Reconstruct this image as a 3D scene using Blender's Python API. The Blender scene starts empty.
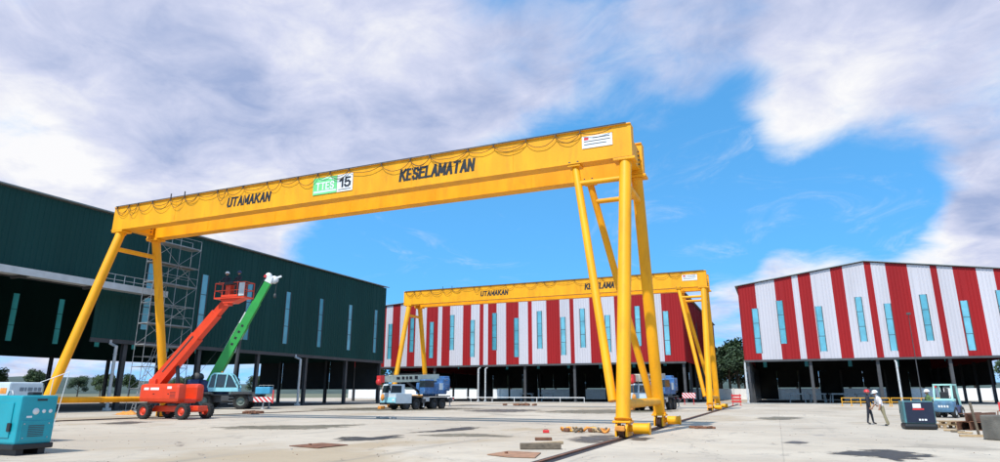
import bpy, bmesh, math, random
from mathutils import Vector as V, Matrix as M4, noise as MN
R = math.radians
random.seed(7)
S = bpy.context.scene
COL = S.collection

# ------------------------------------------------------------------ camera
FPX, HOR, CXP, CYP, CAMH = 625.0, 393.0, 500.0, 231.0, 1.6
PITCH = math.atan((HOR - CYP) / FPX)
YAW = R(23.2)
FW = V((-math.sin(YAW) * math.cos(PITCH), math.cos(YAW) * math.cos(PITCH), math.sin(PITCH)))
RT = V((math.cos(YAW), math.sin(YAW), 0))
UP = RT.cross(FW)
EYE = V((0, 0, CAMH))
cam = bpy.data.objects.new('camera', bpy.data.cameras.new('camera'))
COL.objects.link(cam)
cam.matrix_world = M4.Translation(EYE) @ M4((RT, UP, -FW)).transposed().to_4x4()
cam.data.sensor_fit = 'HORIZONTAL'
cam.data.sensor_width = 36
cam.data.lens = 36 * FPX / 1000
cam.data.clip_start = 0.1
cam.data.clip_end = 9000
S.camera = cam

def ray(x, y): return (FW + RT * ((x - CXP) / FPX) + UP * ((CYP - y) / FPX))
def onz(x, y, z=0.0):
    d = ray(x, y); return EYE + d * ((z - CAMH) / d.z)
def onY(x, y, Y):
    d = ray(x, y); return EYE + d * (Y / d.y)
def onX(x, y, X):
    d = ray(x, y); return EYE + d * (X / d.x)

# ------------------------------------------------------------------ light
SUN_DIR = V((-0.10, -0.56, 0.82)).normalized()          # towards the sun
EXPOSURE = 0.25
W = bpy.data.worlds.new('World'); S.world = W; W.use_nodes = True
nt = W.node_tree; nt.nodes.clear()
def nd(t, **k):
    n = nt.nodes.new(t)
    for a, b in k.items(): setattr(n, a, b)
    return n
def lk(a, b): nt.links.new(a, b)
def math_(op, a, b=None, c=None, clamp=False):
    n = nd('ShaderNodeMath', operation=op, use_clamp=clamp)
    for i, v in enumerate((a, b, c)):
        if v is None: continue
        if isinstance(v, (int, float)): n.inputs[i].default_value = v
        else: lk(v, n.inputs[i])
    return n.outputs[0]
def smooth(v, a, b):
    n = nd('ShaderNodeMapRange', interpolation_type='SMOOTHSTEP')
    lk(v, n.inputs[0]); n.inputs[1].default_value = a; n.inputs[2].default_value = b
    n.inputs[3].default_value = 0; n.inputs[4].default_value = 1
    return n.outputs[0]
tc = nd('ShaderNodeTexCoord'); DIR = tc.outputs['Generated']
sky = nd('ShaderNodeTexSky', sky_type='NISHITA'); sky.sun_disc = False
sky.sun_elevation = math.asin(SUN_DIR.z)
sky.sun_rotation = math.atan2(SUN_DIR.x, SUN_DIR.y)
sky.air_density = 1.0; sky.dust_density = 0.3; sky.ozone_density = 2.0
va = nd('ShaderNodeVectorMath', operation='ADD'); lk(DIR, va.inputs[0]); va.inputs[1].default_value = (0, 0, .30)   # clear tropical air: little whitening at the horizon
vn = nd('ShaderNodeVectorMath', operation='NORMALIZE'); lk(va.outputs[0], vn.inputs[0]); lk(vn.outputs[0], sky.inputs[0])
sep = nd('ShaderNodeSeparateXYZ'); lk(DIR, sep.inputs[0])
den = math_('ADD', math_('MAXIMUM', sep.outputs[2], 0.0), 0.22)
comb = nd('ShaderNodeCombineXYZ')
lk(math_('DIVIDE', sep.outputs[0], den), comb.inputs[0]); lk(math_('DIVIDE', sep.outputs[1], den), comb.inputs[1])
def noise_(scale, detail, rough, off, dist=0.0):
    mp = nd('ShaderNodeMapping'); lk(comb.outputs[0], mp.inputs[0]); mp.inputs['Location'].default_value = off
    n = nd('ShaderNodeTexNoise'); lk(mp.outputs[0], n.inputs['Vector'])
    n.inputs['Scale'].default_value = scale; n.inputs['Detail'].default_value = detail
    n.inputs['Roughness'].default_value = rough; n.inputs['Distortion'].default_value = dist
    return n.outputs['Fac']
n1 = math_('MULTIPLY', math_('SUBTRACT', noise_(1.7, 8, 0.6, (3.1, 1.7, 0.4), 0.35), 0.5), 1.1)
n2 = math_('MULTIPLY', math_('SUBTRACT', noise_(5.5, 8, 0.62, (1.3, 6.1, 3.4), 0.5), 0.5), 0.75)
cov = math_('ADD', math_('ADD', n1, n2), 0.58)
def blob(px, py, rad, w):
    """a broad cloud bank (w > 0) or clearing (w < 0) seen in the photograph, in world direction"""
    d = ray(px, py).normalized()
    dp = nd('ShaderNodeVectorMath', operation='DOT_PRODUCT'); lk(DIR, dp.inputs[0]); dp.inputs[1].default_value = d
    return math_('MULTIPLY', smooth(dp.outputs['Value'], math.cos(R(rad)), 1.0), w)
for a in ((100, 60, 32, .42), (300, 90, 20, .40), (480, 90, 12, .22), (900, 45, 12, .50), (775, 138, 5.5, .55), (980, 205, 5, .50), (800, 268, 4, .45), (880, 258, 5, .55), (960, 255, 5, .5), (745, 275, 3.5, .3), (250, 235, 3, .3),
          (680, 200, 10, -.60), (760, 210, 9, -.60), (865, 200, 8, -.75), (900, 220, 4.5, -.45), (560, 235, 13, -.75), (400, 270, 12, -.7), (330, 240, 6, -.35), (620, 70, 10, .06), (745, 100, 4, -.30), (720, 25, 9, .22), (640, 150, 5, .10)):
    cov = math_('ADD', cov, blob(*a))
wisp = math_('MULTIPLY', smooth(noise_(3.2, 9, 0.68, (5.5, 2.2, 7.0), 1.2), .52, .86), .40)          # thin high cloud drifting over the blue
cmask = math_('MAXIMUM', smooth(cov, 0.32, 1.0), wisp)
shade = math_('ADD', math_('ADD', math_('MULTIPLY', noise_(2.1, 6, 0.58, (8.2, 4.4, 2.0), 0.3), .95), math_('MULTIPLY', noise_(6.5, 7, 0.6, (2.2, 9.4, 1.0), 0.6), .55)), math_('SUBTRACT', math_('MULTIPLY', math_('SUBTRACT', cov, 0.8), -0.22), .20))
for a in ((975, 205, 6.5, -.10), (920, 125, 6, -.14), (180, 115, 9, -.16), (520, 60, 8, -.08), (775, 138, 5, .22), (640, 20, 12, -.14), (870, 262, 7, .34), (840, 45, 8, .18), (150, 180, 12, .20), (60, 30, 12, .10), (330, 40, 8, .08), (420, 50, 6, .08)):
    shade = math_('ADD', shade, blob(*a))
ramp = nd('ShaderNodeValToRGB'); lk(shade, ramp.inputs[0])
cr = ramp.color_ramp
cr.elements[0].position = 0.22; cr.elements[0].color = (.36, .45, .70, 1)
cr.elements[1].position = 0.74; cr.elements[1].color = (.97, .97, .99, 1)
e = cr.elements.new(0.50); e.color = (.66, .70, .89, 1)
tint = nd('ShaderNodeMix', data_type='RGBA', blend_type='MULTIPLY'); tint.inputs[0].default_value = 1
lk(sky.outputs[0], tint.inputs[6]); tint.inputs[7].default_value = (0.74, 1.62, 1.85, 1)
bg1 = nd('ShaderNodeBackground'); lk(tint.outputs[2], bg1.inputs[0]); bg1.inputs[1].default_value = 0.145
bg2 = nd('ShaderNodeBackground'); lk(ramp.outputs[0], bg2.inputs[0]); bg2.inputs[1].default_value = 0.84
mx = nd('ShaderNodeMixShader'); lk(cmask, mx.inputs[0]); lk(bg1.outputs[0], mx.inputs[1]); lk(bg2.outputs[0], mx.inputs[2])
out = nd('ShaderNodeOutputWorld'); lk(mx.outputs[0], out.inputs[0])
sun = bpy.data.objects.new('sun', bpy.data.lights.new('sun', 'SUN'))
COL.objects.link(sun)
sun.data.energy = 4.0; sun.data.angle = R(0.6); sun.data.color = (1, .955, .88)
sun.rotation_euler = (-SUN_DIR).to_track_quat('-Z', 'Y').to_euler()
S.view_settings.view_transform = 'Standard'; S.view_settings.look = 'None'
S.view_settings.exposure = EXPOSURE; S.view_settings.gamma = 1; S.view_settings.use_curve_mapping = False

# ------------------------------------------------------------------ materials
MATS = {}
def mat(name, col, rough=.55, metal=0.0, var=.12, scale=1.5, bump=0.0, bscale=30, dirt=0.0, dirtcol=(.12, .09, .07), spec=.5, stretch=(1, 1, 1), coat=0):
    """painted / solid surface with uneven tone, optional dirt patches and fine relief"""
    if name in MATS: return MATS[name]
    m = bpy.data.materials.new(name); m.use_nodes = True; MATS[name] = m
    t = m.node_tree; N = t.nodes; L = t.links; b = N['Principled BSDF']
    b.inputs['Roughness'].default_value = rough; b.inputs['Metallic'].default_value = metal
    b.inputs['Specular IOR Level'].default_value = spec; b.inputs['Coat Weight'].default_value = coat
    g = N.new('ShaderNodeNewGeometry'); mp = N.new('ShaderNodeMapping'); L.new(g.outputs['Position'], mp.inputs[0]); mp.inputs['Scale'].default_value = stretch
    n = N.new('ShaderNodeTexNoise'); L.new(mp.outputs[0], n.inputs['Vector']); n.inputs['Scale'].default_value = scale; n.inputs['Detail'].default_value = 6
    r = N.new('ShaderNodeValToRGB'); L.new(n.outputs['Fac'], r.inputs[0])
    lo = [max(0, c * (1 - var)) for c in col]; hi = [min(1, c * (1 + var * .7)) for c in col]
    r.color_ramp.elements[0].position = .3; r.color_ramp.elements[0].color = (*lo, 1)
    r.color_ramp.elements[1].position = .7; r.color_ramp.elements[1].color = (*hi, 1)
    c = r.outputs[0]
    if dirt:
        n2 = N.new('ShaderNodeTexNoise'); L.new(mp.outputs[0], n2.inputs['Vector']); n2.inputs['Scale'].default_value = scale * 2.7; n2.inputs['Detail'].default_value = 8; n2.inputs['Roughness'].default_value = .7
        r2 = N.new('ShaderNodeMapRange'); L.new(n2.outputs['Fac'], r2.inputs[0]); r2.inputs[1].default_value = .52; r2.inputs[2].default_value = .75; r2.inputs[4].default_value = dirt
        x = N.new('ShaderNodeMix'); x.data_type = 'RGBA'; L.new(r2.outputs[0], x.inputs[0]); L.new(c, x.inputs[6]); x.inputs[7].default_value = (*dirtcol, 1); c = x.outputs[2]
    L.new(c, b.inputs['Base Color'])
    mr = N.new('ShaderNodeMapRange'); L.new(n.outputs['Fac'], mr.inputs[0]); mr.inputs[3].default_value = max(.05, rough - .1); mr.inputs[4].default_value = min(1, rough + .12); L.new(mr.outputs[0], b.inputs['Roughness'])
    if bump:
        n3 = N.new('ShaderNodeTexNoise'); L.new(g.outputs['Position'], n3.inputs['Vector']); n3.inputs['Scale'].default_value = bscale; n3.inputs['Detail'].default_value = 4
        bp = N.new('ShaderNodeBump'); L.new(n3.outputs['Fac'], bp.inputs['Height']); bp.inputs['Strength'].default_value = bump; bp.inputs['Distance'].default_value = .05; L.new(bp.outputs[0], b.inputs['Normal'])
    return m
YEL = mat('crane yellow paint', (.85, .372, .006), .5, spec=.3, var=.16, scale=.8, dirt=.5, dirtcol=(.48, .185, .015), stretch=(1.4, 1.4, .35))
BLK = mat('black paint', (.012, .012, .014), .5)
RUBBER = mat('tyre rubber', (.022, .021, .020), .85, var=.3, scale=6, bump=.3, dirt=.4, dirtcol=(.12, .10, .08))
CABLE = mat('brown festoon cable', (.10, .045, .01), .6)
STEEL = mat('galvanised steel', (.42, .43, .44), .45, metal=.5, var=.2, scale=4)
DARKST = mat('dark structural steel', (.055, .055, .058), .6, var=.25, scale=1)
GRN = mat('green cladding sheet', (.0135, .055, .050), .7, spec=.12, var=.14, scale=.35, dirt=.25, dirtcol=(.018, .045, .042), stretch=(1, 1, .15))
REDC = mat('red cladding sheet', (.30, .012, .014), .6, spec=.2, var=.12, scale=.3, dirt=.3, dirtcol=(.22, .016, .018), stretch=(1, 1, .12))
WHTC = mat('white cladding sheet', (.52, .50, .535), .6, spec=.2, var=.08, scale=.3, dirt=.35, dirtcol=(.38, .36, .36), stretch=(1, 1, .12))
ROOF = mat('grey roof sheet', (.24, .27, .27), .5, var=.15, scale=.2)
WHITE = mat('white paint', (.75, .75, .74), .5, var=.1, scale=3, dirt=.2, dirtcol=(.4, .37, .33))
LGREY = mat('light grey paint', (.52, .53, .53), .5, var=.12, scale=1.5, dirt=.2, dirtcol=(.3, .28, .26))
LIFTR = mat('orange red lift paint', (.72, .055, .015), .38, var=.10, scale=1.5, dirt=.2, dirtcol=(.35, .06, .03))
CRGREEN = mat('bright green crane paint', (.03, .33, .05), .4, var=.12, scale=1, dirt=.15, dirtcol=(.08, .25, .08))
LBLUE = mat('light blue cab paint', (.28, .62, .70), .4, var=.08, scale=2)
NAVY = mat('navy blue paint', (.015, .035, .13), .4, var=.2, scale=2)
MBLUE = mat('mid blue paint', (.04, .14, .34), .5, var=.45, scale=1.5, dirt=.6, dirtcol=(.40, .45, .52))
TEAL = mat('teal generator paint', (.008, .30, .36), .4, var=.1, scale=2, dirt=.12, dirtcol=(.05, .2, .22))
PTEAL = mat('pale teal paint', (.36, .64, .58), .45, var=.12, scale=3)
REDP = mat('red paint', (.62, .03, .03), .45, var=.12, scale=3)
ORANGE = mat('orange plastic', (.72, .27, .04), .7, var=.3, scale=6, dirt=.4, dirtcol=(.35, .2, .1))
RUST = mat('rusty steel', (.20, .085, .045), .8, var=.4, scale=3, bump=.4, dirt=.5, dirtcol=(.06, .035, .025))
WOOD = mat('weathered timber', (.15, .115, .08), .85, var=.4, scale=3, stretch=(1, 6, 6), bump=.3)
PINE = mat('pallet timber', (.46, .33, .19), .8, var=.25, scale=4, stretch=(1, 5, 5), bump=.2)
CONC = mat('grey concrete block', (.34, .33, .31), .85, var=.2, scale=3, bump=.4, dirt=.3)
SKIN = mat('skin', (.36, .19, .12), .55, var=.05)
DKCLOTH = mat('black work clothes', (.018, .020, .030), .85, var=.3, scale=8)
KHAKI = mat('khaki trousers', (.30, .26, .16), .85, var=.2, scale=8)
SHIRT = mat('white shirt with red', (.72, .68, .68), .8, var=.12, scale=6)
GRSH = mat('olive green shirt', (.10, .17, .06), .85, var=.25, scale=8)
GLASS = mat('tinted cab glass', (.02, .03, .035), .08, spec=.8, var=.1)
PUMPW = mat('pale machine paint', (.55, .62, .66), .45, var=.08, scale=3, dirt=.25, dirtcol=(.35, .36, .36))

def pane_mat(name, col):
    m = bpy.data.materials.new(name); m.use_nodes = True; t = m.node_tree; N = t.nodes; L = t.links; N.clear()
    o = N.new('ShaderNodeOutputMaterial'); a = N.new('ShaderNodeBsdfDiffuse'); b = N.new('ShaderNodeBsdfTranslucent'); c = N.new('ShaderNodeBsdfGlossy')
    g = N.new('ShaderNodeNewGeometry'); n = N.new('ShaderNodeTexNoise'); L.new(g.outputs['Position'], n.inputs['Vector']); n.inputs['Scale'].default_value = .8
    r = N.new('ShaderNodeValToRGB'); L.new(n.outputs['Fac'], r.inputs[0])
    r.color_ramp.elements[0].position = .3; r.color_ramp.elements[0].color = (*[k * .82 for k in col], 1)
    r.color_ramp.elements[1].position = .7; r.color_ramp.elements[1].color = (*[k * 1.12 for k in col], 1)
    oi = N.new('ShaderNodeObjectInfo'); hv = N.new('ShaderNodeHueSaturation'); L.new(r.outputs[0], hv.inputs['Color'])
    vr = N.new('ShaderNodeMapRange'); L.new(oi.outputs['Random'], vr.inputs[0]); vr.inputs[3].default_value = .72; vr.inputs[4].default_value = 1.12; L.new(vr.outputs[0], hv.inputs['Value'])
    sr = N.new('ShaderNodeMapRange'); L.new(oi.outputs['Random'], sr.inputs[0]); sr.inputs[3].default_value = 1.0; sr.inputs[4].default_value = .82; L.new(sr.outputs[0], hv.inputs['Saturation'])
    L.new(hv.outputs[0], a.inputs[0]); b.inputs[0].default_value = (.34, .86, .78, 1)
    c.inputs[0].default_value = (.8, .9, 1, 1); c.inputs['Roughness'].default_value = .25
    x = N.new('ShaderNodeMixShader'); x.inputs[0].default_value = .42; L.new(a.outputs[0], x.inputs[1]); L.new(b.outputs[0], x.inputs[2])
    y = N.new('ShaderNodeMixShader'); y.inputs[0].default_value = .06; L.new(x.outputs[0], y.inputs[1]); L.new(c.outputs[0], y.inputs[2])
    L.new(y.outputs[0], o.inputs[0]); return m
PANE = pane_mat('blue translucent roof light sheet', (.15, .58, .76))

def hazard_mat():
    m = bpy.data.materials.new('red and white hazard stripes'); m.use_nodes = True; t = m.node_tree; N = t.nodes; L = t.links; b = N['Principled BSDF']
    c = N.new('ShaderNodeTexCoord'); s = N.new('ShaderNodeSeparateXYZ'); L.new(c.outputs['Object'], s.inputs[0])
    def mth(op, a, b_):
        n = N.new('ShaderNodeMath'); n.operation = op
        for i, v in enumerate((a, b_)):
            if isinstance(v, (int, float)): n.inputs[i].default_value = v
            else: L.new(v, n.inputs[i])
        return n.outputs[0]
    h = mth('ADD', s.outputs[0], s.outputs[1])
    v = mth('FRACT', mth('MULTIPLY', mth('ADD', h, s.outputs[2]), 2.2), 0)
    v = mth('GREATER_THAN', v, .5)
    x = N.new('ShaderNodeMix'); x.data_type = 'RGBA'; L.new(v, x.inputs[0]); x.inputs[6].default_value = (.62, .03, .03, 1); x.inputs[7].default_value = (.78, .76, .74, 1)
    L.new(x.outputs[2], b.inputs['Base Color']); b.inputs['Roughness'].default_value = .5
    return m
HAZ = hazard_mat()

def concrete_mat():
    m = bpy.data.materials.new('stained yard concrete'); m.use_nodes = True; t = m.node_tree; N = t.nodes; L = t.links; b = N['Principled BSDF']
    g = N.new('ShaderNodeNewGeometry')
    def no(scale, det, ro, st=(1, 1, 1), off=0, dist=0):
        mp = N.new('ShaderNodeMapping'); L.new(g.outputs['Position'], mp.inputs[0]); mp.inputs['Scale'].default_value = st; mp.inputs['Location'].default_value = (off, off * 1.3, 0)
        n = N.new('ShaderNodeTexNoise'); L.new(mp.outputs[0], n.inputs['Vector']); n.inputs['Scale'].default_value = scale; n.inputs['Detail'].default_value = det; n.inputs['Roughness'].default_value = ro; n.inputs['Distortion'].default_value = dist
        return n.outputs['Fac']
    def rng(v, a, b_, lo=0, hi=1):
        n = N.new('ShaderNodeMapRange'); n.interpolation_type = 'SMOOTHSTEP'; L.new(v, n.inputs[0]); n.inputs[1].default_value = a; n.inputs[2].default_value = b_; n.inputs[3].default_value = lo; n.inputs[4].default_value = hi; return n.outputs[0]
    def mixc(f, a, col):
        x = N.new('ShaderNodeMix'); x.data_type = 'RGBA'; L.new(f, x.inputs[0])
        if isinstance(a, tuple): x.inputs[6].default_value = (*a, 1)
        else: L.new(a, x.inputs[6])
        x.inputs[7].default_value = (*col, 1); return x.outputs[2]
    c = mixc(rng(no(.11, 5, .6), .35, .68), (.55, .475, .375), (.435, .36, .27))
    c = mixc(rng(no(.9, 8, .7, off=9), .42, .78, 0, .6), c, (.31, .275, .235))
    c = mixc(rng(no(.07, 6, .65, (1, .6, 1), 31, .5), .53, .62, 0, .75), c, (.36, .27, .165))       # tan mud film
    c = mixc(rng(no(.09, 8, .72, (.7, 1, 1), 57, .8), .565, .63, 0, .55), c, (.22, .185, .145))     # dried damp, ragged outline
    c = mixc(rng(no(.30, 8, .75, (1, .7, 1), 93, .6), .62, .68, 0, .85), c, (.11, .092, .075))      # oil and wet spots
    c = mixc(rng(no(14, 4, .7, off=3), .56, .72, 0, .4), c, (.17, .15, .13))                        # grit
    c = mixc(rng(no(.5, 5, .6, (1.6, .10, 1), 77, .8), .60, .68, 0, .42), c, (.20, .18, .155))      # tyre tracks
    v = N.new('ShaderNodeTexVoronoi'); v.feature = 'DISTANCE_TO_EDGE'; mpv = N.new('ShaderNodeMapping'); L.new(g.outputs['Position'], mpv.inputs[0]); v.inputs['Scale'].default_value = .16
    wv = N.new('ShaderNodeTexNoise'); L.new(g.outputs['Position'], wv.inputs['Vector']); wv.inputs['Scale'].default_value = 1.1; wv.inputs['Detail'].default_value = 6
    av = N.new('ShaderNodeVectorMath'); av.operation = 'MULTIPLY_ADD'; L.new(wv.outputs['Color'], av.inputs[0]); av.inputs[1].default_value = (2.2, 2.2, 0); L.new(mpv.outputs[0], av.inputs[2]); L.new(av.outputs[0], v.inputs['Vector'])
    c = mixc(rng(v.outputs['Distance'], .0, .006, .5, 0), c, (.12, .105, .09))                      # cracks
    # every slab was cast from a slightly different mix
    sn = N.new('ShaderNodeVectorMath'); sn.operation = 'DIVIDE'; L.new(g.outputs['Position'], sn.inputs[0]); sn.inputs[1].default_value = (6.7, 6.2, 1e6)
    fl_ = N.new('ShaderNodeVectorMath'); fl_.operation = 'FLOOR'; L.new(sn.outputs[0], fl_.inputs[0]); wn_ = N.new('ShaderNodeTexWhiteNoise'); L.new(fl_.outputs[0], wn_.inputs['Vector'])
    c = mixc(rng(wn_.outputs['Value'], .0, 1.0, 0, .30), c, (.40, .345, .28))
    # joints between the cast slabs
    s = N.new('ShaderNodeSeparateXYZ'); L.new(g.outputs['Position'], s.inputs[0])
    jn = None
    for ax, per in ((0, 6.7), (1, 6.2)):
        f = N.new('ShaderNodeMath'); f.operation = 'PINGPONG'; L.new(s.outputs[ax], f.inputs[0]); f.inputs[1].default_value = per / 2
        k = rng(f.outputs[0], .008, .03, 1, 0)
        if jn is None: jn = k
        else:
            a = N.new('ShaderNodeMath'); a.operation = 'MAXIMUM'; L.new(jn, a.inputs[0]); L.new(k, a.inputs[1]); jn = a.outputs[0]
    a = N.new('ShaderNodeMath'); a.operation = 'MULTIPLY'; L.new(jn, a.inputs[0]); a.inputs[1].default_value = .22
    c = mixc(a.outputs[0], c, (.11, .10, .09))
    L.new(c, b.inputs['Base Color'])
    L.new(rng(no(.30, 8, .75, (1, .7, 1), 93, .6), .60, .68, .85, .4), b.inputs['Roughness'])
    bp = N.new('ShaderNodeBump'); L.new(no(9, 8, .75), bp.inputs['Height']); bp.inputs['Strength'].default_value = .35; bp.inputs['Distance'].default_value = .03; L.new(bp.outputs[0], b.inputs['Normal'])
    return m
YARD = concrete_mat()
WET = mat('shallow puddle water on dirt', (.050, .043, .035), .5, var=.4, scale=1.2, bump=.08, bscale=6, dirt=.35, dirtcol=(.12, .10, .075), spec=.25)
MUD = mat('damp mud film', (.17, .145, .095), .6, var=.3, scale=.9, bump=.2, bscale=12, dirt=.5, dirtcol=(.32, .28, .21))
STAIN = mat('dark oil stain', (.10, .085, .072), .55, var=.4, scale=1.5, bump=.2, dirt=.5, dirtcol=(.2, .17, .14))
EARTH = mat('far ground', (.14, .14, .08), .9, var=.3, scale=.05)
HILL = mat('wooded hill', (.05, .075, .06), .95, var=.3, scale=.02)

# ------------------------------------------------------------------ mesh helpers
class MB:
    def __init__(s): s.v = []; s.f = []; s.m = []; s.mats = []; s.cur = 0; s.smooth = set()
    def use(s, m):
        if m not in s.mats: s.mats.append(m)
        s.cur = s.mats.index(m); return s
    def add(s, vs, fs, sm=False):
        o = len(s.v); s.v += [V(p) for p in vs]
        for f in fs:
            if sm: s.smooth.add(len(s.f))
            s.f.append([o + i for i in f]); s.m.append(s.cur)
        return s
    def box(s, c, d, rot=None, taper=(1, 1)):
        """box centred at c of full size d; rot: 3x3; taper scales the top"""
        c = V(c); hx, hy, hz = d[0] / 2, d[1] / 2, d[2] / 2
        p = []
        for z, tx, ty in ((-hz, 1, 1), (hz, taper[0], taper[1])):
            for x, y in ((-hx, -hy), (hx, -hy), (hx, hy), (-hx, hy)):
                q = V((x * tx, y * ty, z)); p.append(c + (rot @ q if rot else q))
        return s.add(p, [(0, 3, 2, 1), (4, 5, 6, 7), (0, 1, 5, 4), (1, 2, 6, 5), (2, 3, 7, 6), (3, 0, 4, 7)])
    def rbox(s, c, d, r=.06, rot=None):
        """box with chamfered edges"""
        bm = bmesh.new(); bmesh.ops.create_cube(bm, size=1)
        bmesh.ops.scale(bm, vec=d, verts=bm.verts)
        bmesh.ops.bevel(bm, geom=bm.edges[:], offset=min(r, min(d) * .45), segments=2, affect='EDGES', profile=.6)
        c = V(c); o = len(s.v); bm.verts.index_update()
        s.v += [c + (rot @ v.co if rot else v.co) for v in bm.verts]
        for f in bm.faces: s.f.append([o + v.index for v in f.verts]); s.m.append(s.cur)
        bm.free(); return s
    def bar(s, a, b, w, h=None, up=V((0, 0, 1)), h2=None, w2=None):
        """rectangular bar from a to b, w across, h along up; may taper to w2 x h2"""
        a, b = V(a), V(b); h = h or w; h2 = h2 or h; w2 = w2 or w
        x = (b - a).normalized(); y = V(up).cross(x)
        if y.length < 1e-4: y = V((0, 1, 0)).cross(x)
        y.normalize(); z = x.cross(y); p = []
        for q, ww, hh in ((a, w, h), (b, w2, h2)):
            for i, j in ((-1, -1), (1, -1), (1, 1), (-1, 1)): p.append(q + y * (i * ww / 2) + z * (j * hh / 2))
        return s.add(p, [(0, 1, 2, 3), (7, 6, 5, 4), (0, 4, 5, 1), (1, 5, 6, 2), (2, 6, 7, 3), (3, 7, 4, 0)])
    def tube(s, a, b, r, r2=None, n=12, cap=True):
        a, b = V(a), V(b); r2 = r if r2 is None else r2
        x = (b - a).normalized(); y = x.orthogonal().normalized(); z = x.cross(y)
        p = []
        for q, rr in ((a, r), (b, r2)):
            for i in range(n):
                t = 2 * math.pi * i / n; p.append(q + (y * math.cos(t) + z * math.sin(t)) * rr)
        s.add(p, [(i, (i + 1) % n, n + (i + 1) % n, n + i) for i in range(n)], True)
        if cap: s.add(p, [tuple(range(n))[::-1], tuple(range(n, 2 * n))])
        return s
    def path(s, pts, r, n=6):
        pts = [V(p) for p in pts]; p = []
        for i, q in enumerate(pts):
            d = (pts[min(i + 1, len(pts) - 1)] - pts[max(i - 1, 0)]).normalized()
            y = d.cross(V((.3, .9, .2))).normalized(); z = d.cross(y)
            p += [q + (y * math.cos(2 * math.pi * k / n) + z * math.sin(2 * math.pi * k / n)) * r for k in range(n)]
        return s.add(p, [(i * n + k, i * n + (k + 1) % n, (i + 1) * n + (k + 1) % n, (i + 1) * n + k) for i in range(len(pts) - 1) for k in range(n)], True)
    def lathe(s, prof, c, axis=V((0, 0, 1)), n=20):
        """prof: (radius, distance along axis)"""
        c = V(c); x = V(axis).normalized(); y = x.orthogonal().normalized(); z = x.cross(y); p = []
        for r, h in prof:
            p += [c + x * h + (y * math.cos(2 * math.pi * k / n) + z * math.sin(2 * math.pi * k / n)) * max(r, 1e-4) for k in range(n)]
        return s.add(p, [(i * n + k, i * n + (k + 1) % n, (i + 1) * n + (k + 1) % n, (i + 1) * n + k) for i in range(len(prof) - 1) for k in range(n)], True)
    def prism(s, poly, y0, y1, f=lambda x, y, z: (x, y, z)):
        """poly of (x, z) extruded along y"""
        n = len(poly); p = [f(x, y0, z) for x, z in poly] + [f(x, y1, z) for x, z in poly]
        return s.add(p, [tuple(range(n)), tuple(range(n, 2 * n))[::-1]] + [(i, n + i, n + (i + 1) % n, (i + 1) % n) for i in range(n)])
    def mesh(s, name):
        me = bpy.data.meshes.new(name); me.from_pydata(s.v, [], s.f)
        for m in s.mats: me.materials.append(m)
        me.polygons.foreach_set('material_index', s.m)
        me.polygons.foreach_set('use_smooth', [i in s.smooth for i in range(len(s.f))])
        bm = bmesh.new(); bm.from_mesh(me); bmesh.ops.recalc_face_normals(bm, faces=bm.faces); bm.to_mesh(me); bm.free()
        me.update(); return me
    def build(s, name, parent=None, m=None, at=None):
        if m is not None and not s.mats: s.mats = [m]
        o = bpy.data.objects.new(name, s.mesh(name)); COL.objects.link(o)
        if at is not None:
            o.location = at
        if parent: o.parent = parent
        return o
def mb(m): return MB().use(m)
def tag(o, label=None, cat=None, group=None, kind=None):
    for k, v in (('label', label), ('category', cat), ('group', group), ('kind', kind)):
        if v: o[k] = v
    return o
def thing(name, label, cat, loc=(0, 0, 0), rz=0, group=None):
    o = bpy.data.objects.new(name, None); COL.objects.link(o); o.empty_display_size = .3
    o.location = loc; o.rotation_euler = (0, 0, rz)
    return tag(o, label, cat, group)
def place(name, me, parent, loc=(0, 0, 0), rot=None, scale=None):
    o = bpy.data.objects.new(name, me); COL.objects.link(o); o.location = loc
    if rot: o.rotation_euler = rot
    if scale: o.scale = scale
    o.parent = parent; return o
def copy_tree(o, parent=None, skip=()):
    c = o.copy(); COL.objects.link(c); c.parent = parent
    for ch in [x for x in ALLCH(o) if x.name.split('.')[0] not in skip]: copy_tree(ch, c, skip)
    return c
def ALLCH(o): return [x for x in bpy.data.objects if x.parent == o]
def struct(name, bm, m=None): return tag(bm.build(name, None, m), kind='structure')
GLYPH = {'U': [[(0, 1), (0, .22), (.12, 0), (.48, 0), (.6, .22), (.6, 1)]], 'T': [[(-.03, 1), (.63, 1)], [(.3, 1), (.3, 0)]], 'A': [[(0, 0), (.3, 1), (.6, 0)], [(.11, .33), (.49, .33)]],
         'M': [[(0, 0), (0, 1), (.36, .25), (.72, 1), (.72, 0)]], 'K': [[(0, 1), (0, 0)], [(.58, 1), (0, .42)], [(.2, .6), (.62, 0)]], 'N': [[(0, 0), (0, 1), (.58, 0), (.58, 1)]],
         'E': [[(.52, 1), (0, 1), (0, 0), (.54, 0)], [(0, .52), (.46, .52)]], 'S': [[(.54, .80), (.44, 1), (.12, 1), (0, .80), (.08, .58), (.46, .44), (.55, .22), (.43, 0), (.1, 0), (-.02, .2)]],
         'L': [[(0, 1), (0, 0), (.5, 0)]], '1': [[(.0, .72), (.28, 1), (.28, 0)]], '5': [[(.5, 1), (.08, 1), (.02, .52), (.34, .62), (.52, .42), (.5, .16), (.34, 0), (.1, 0), (-.02, .16)]]}
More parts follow.
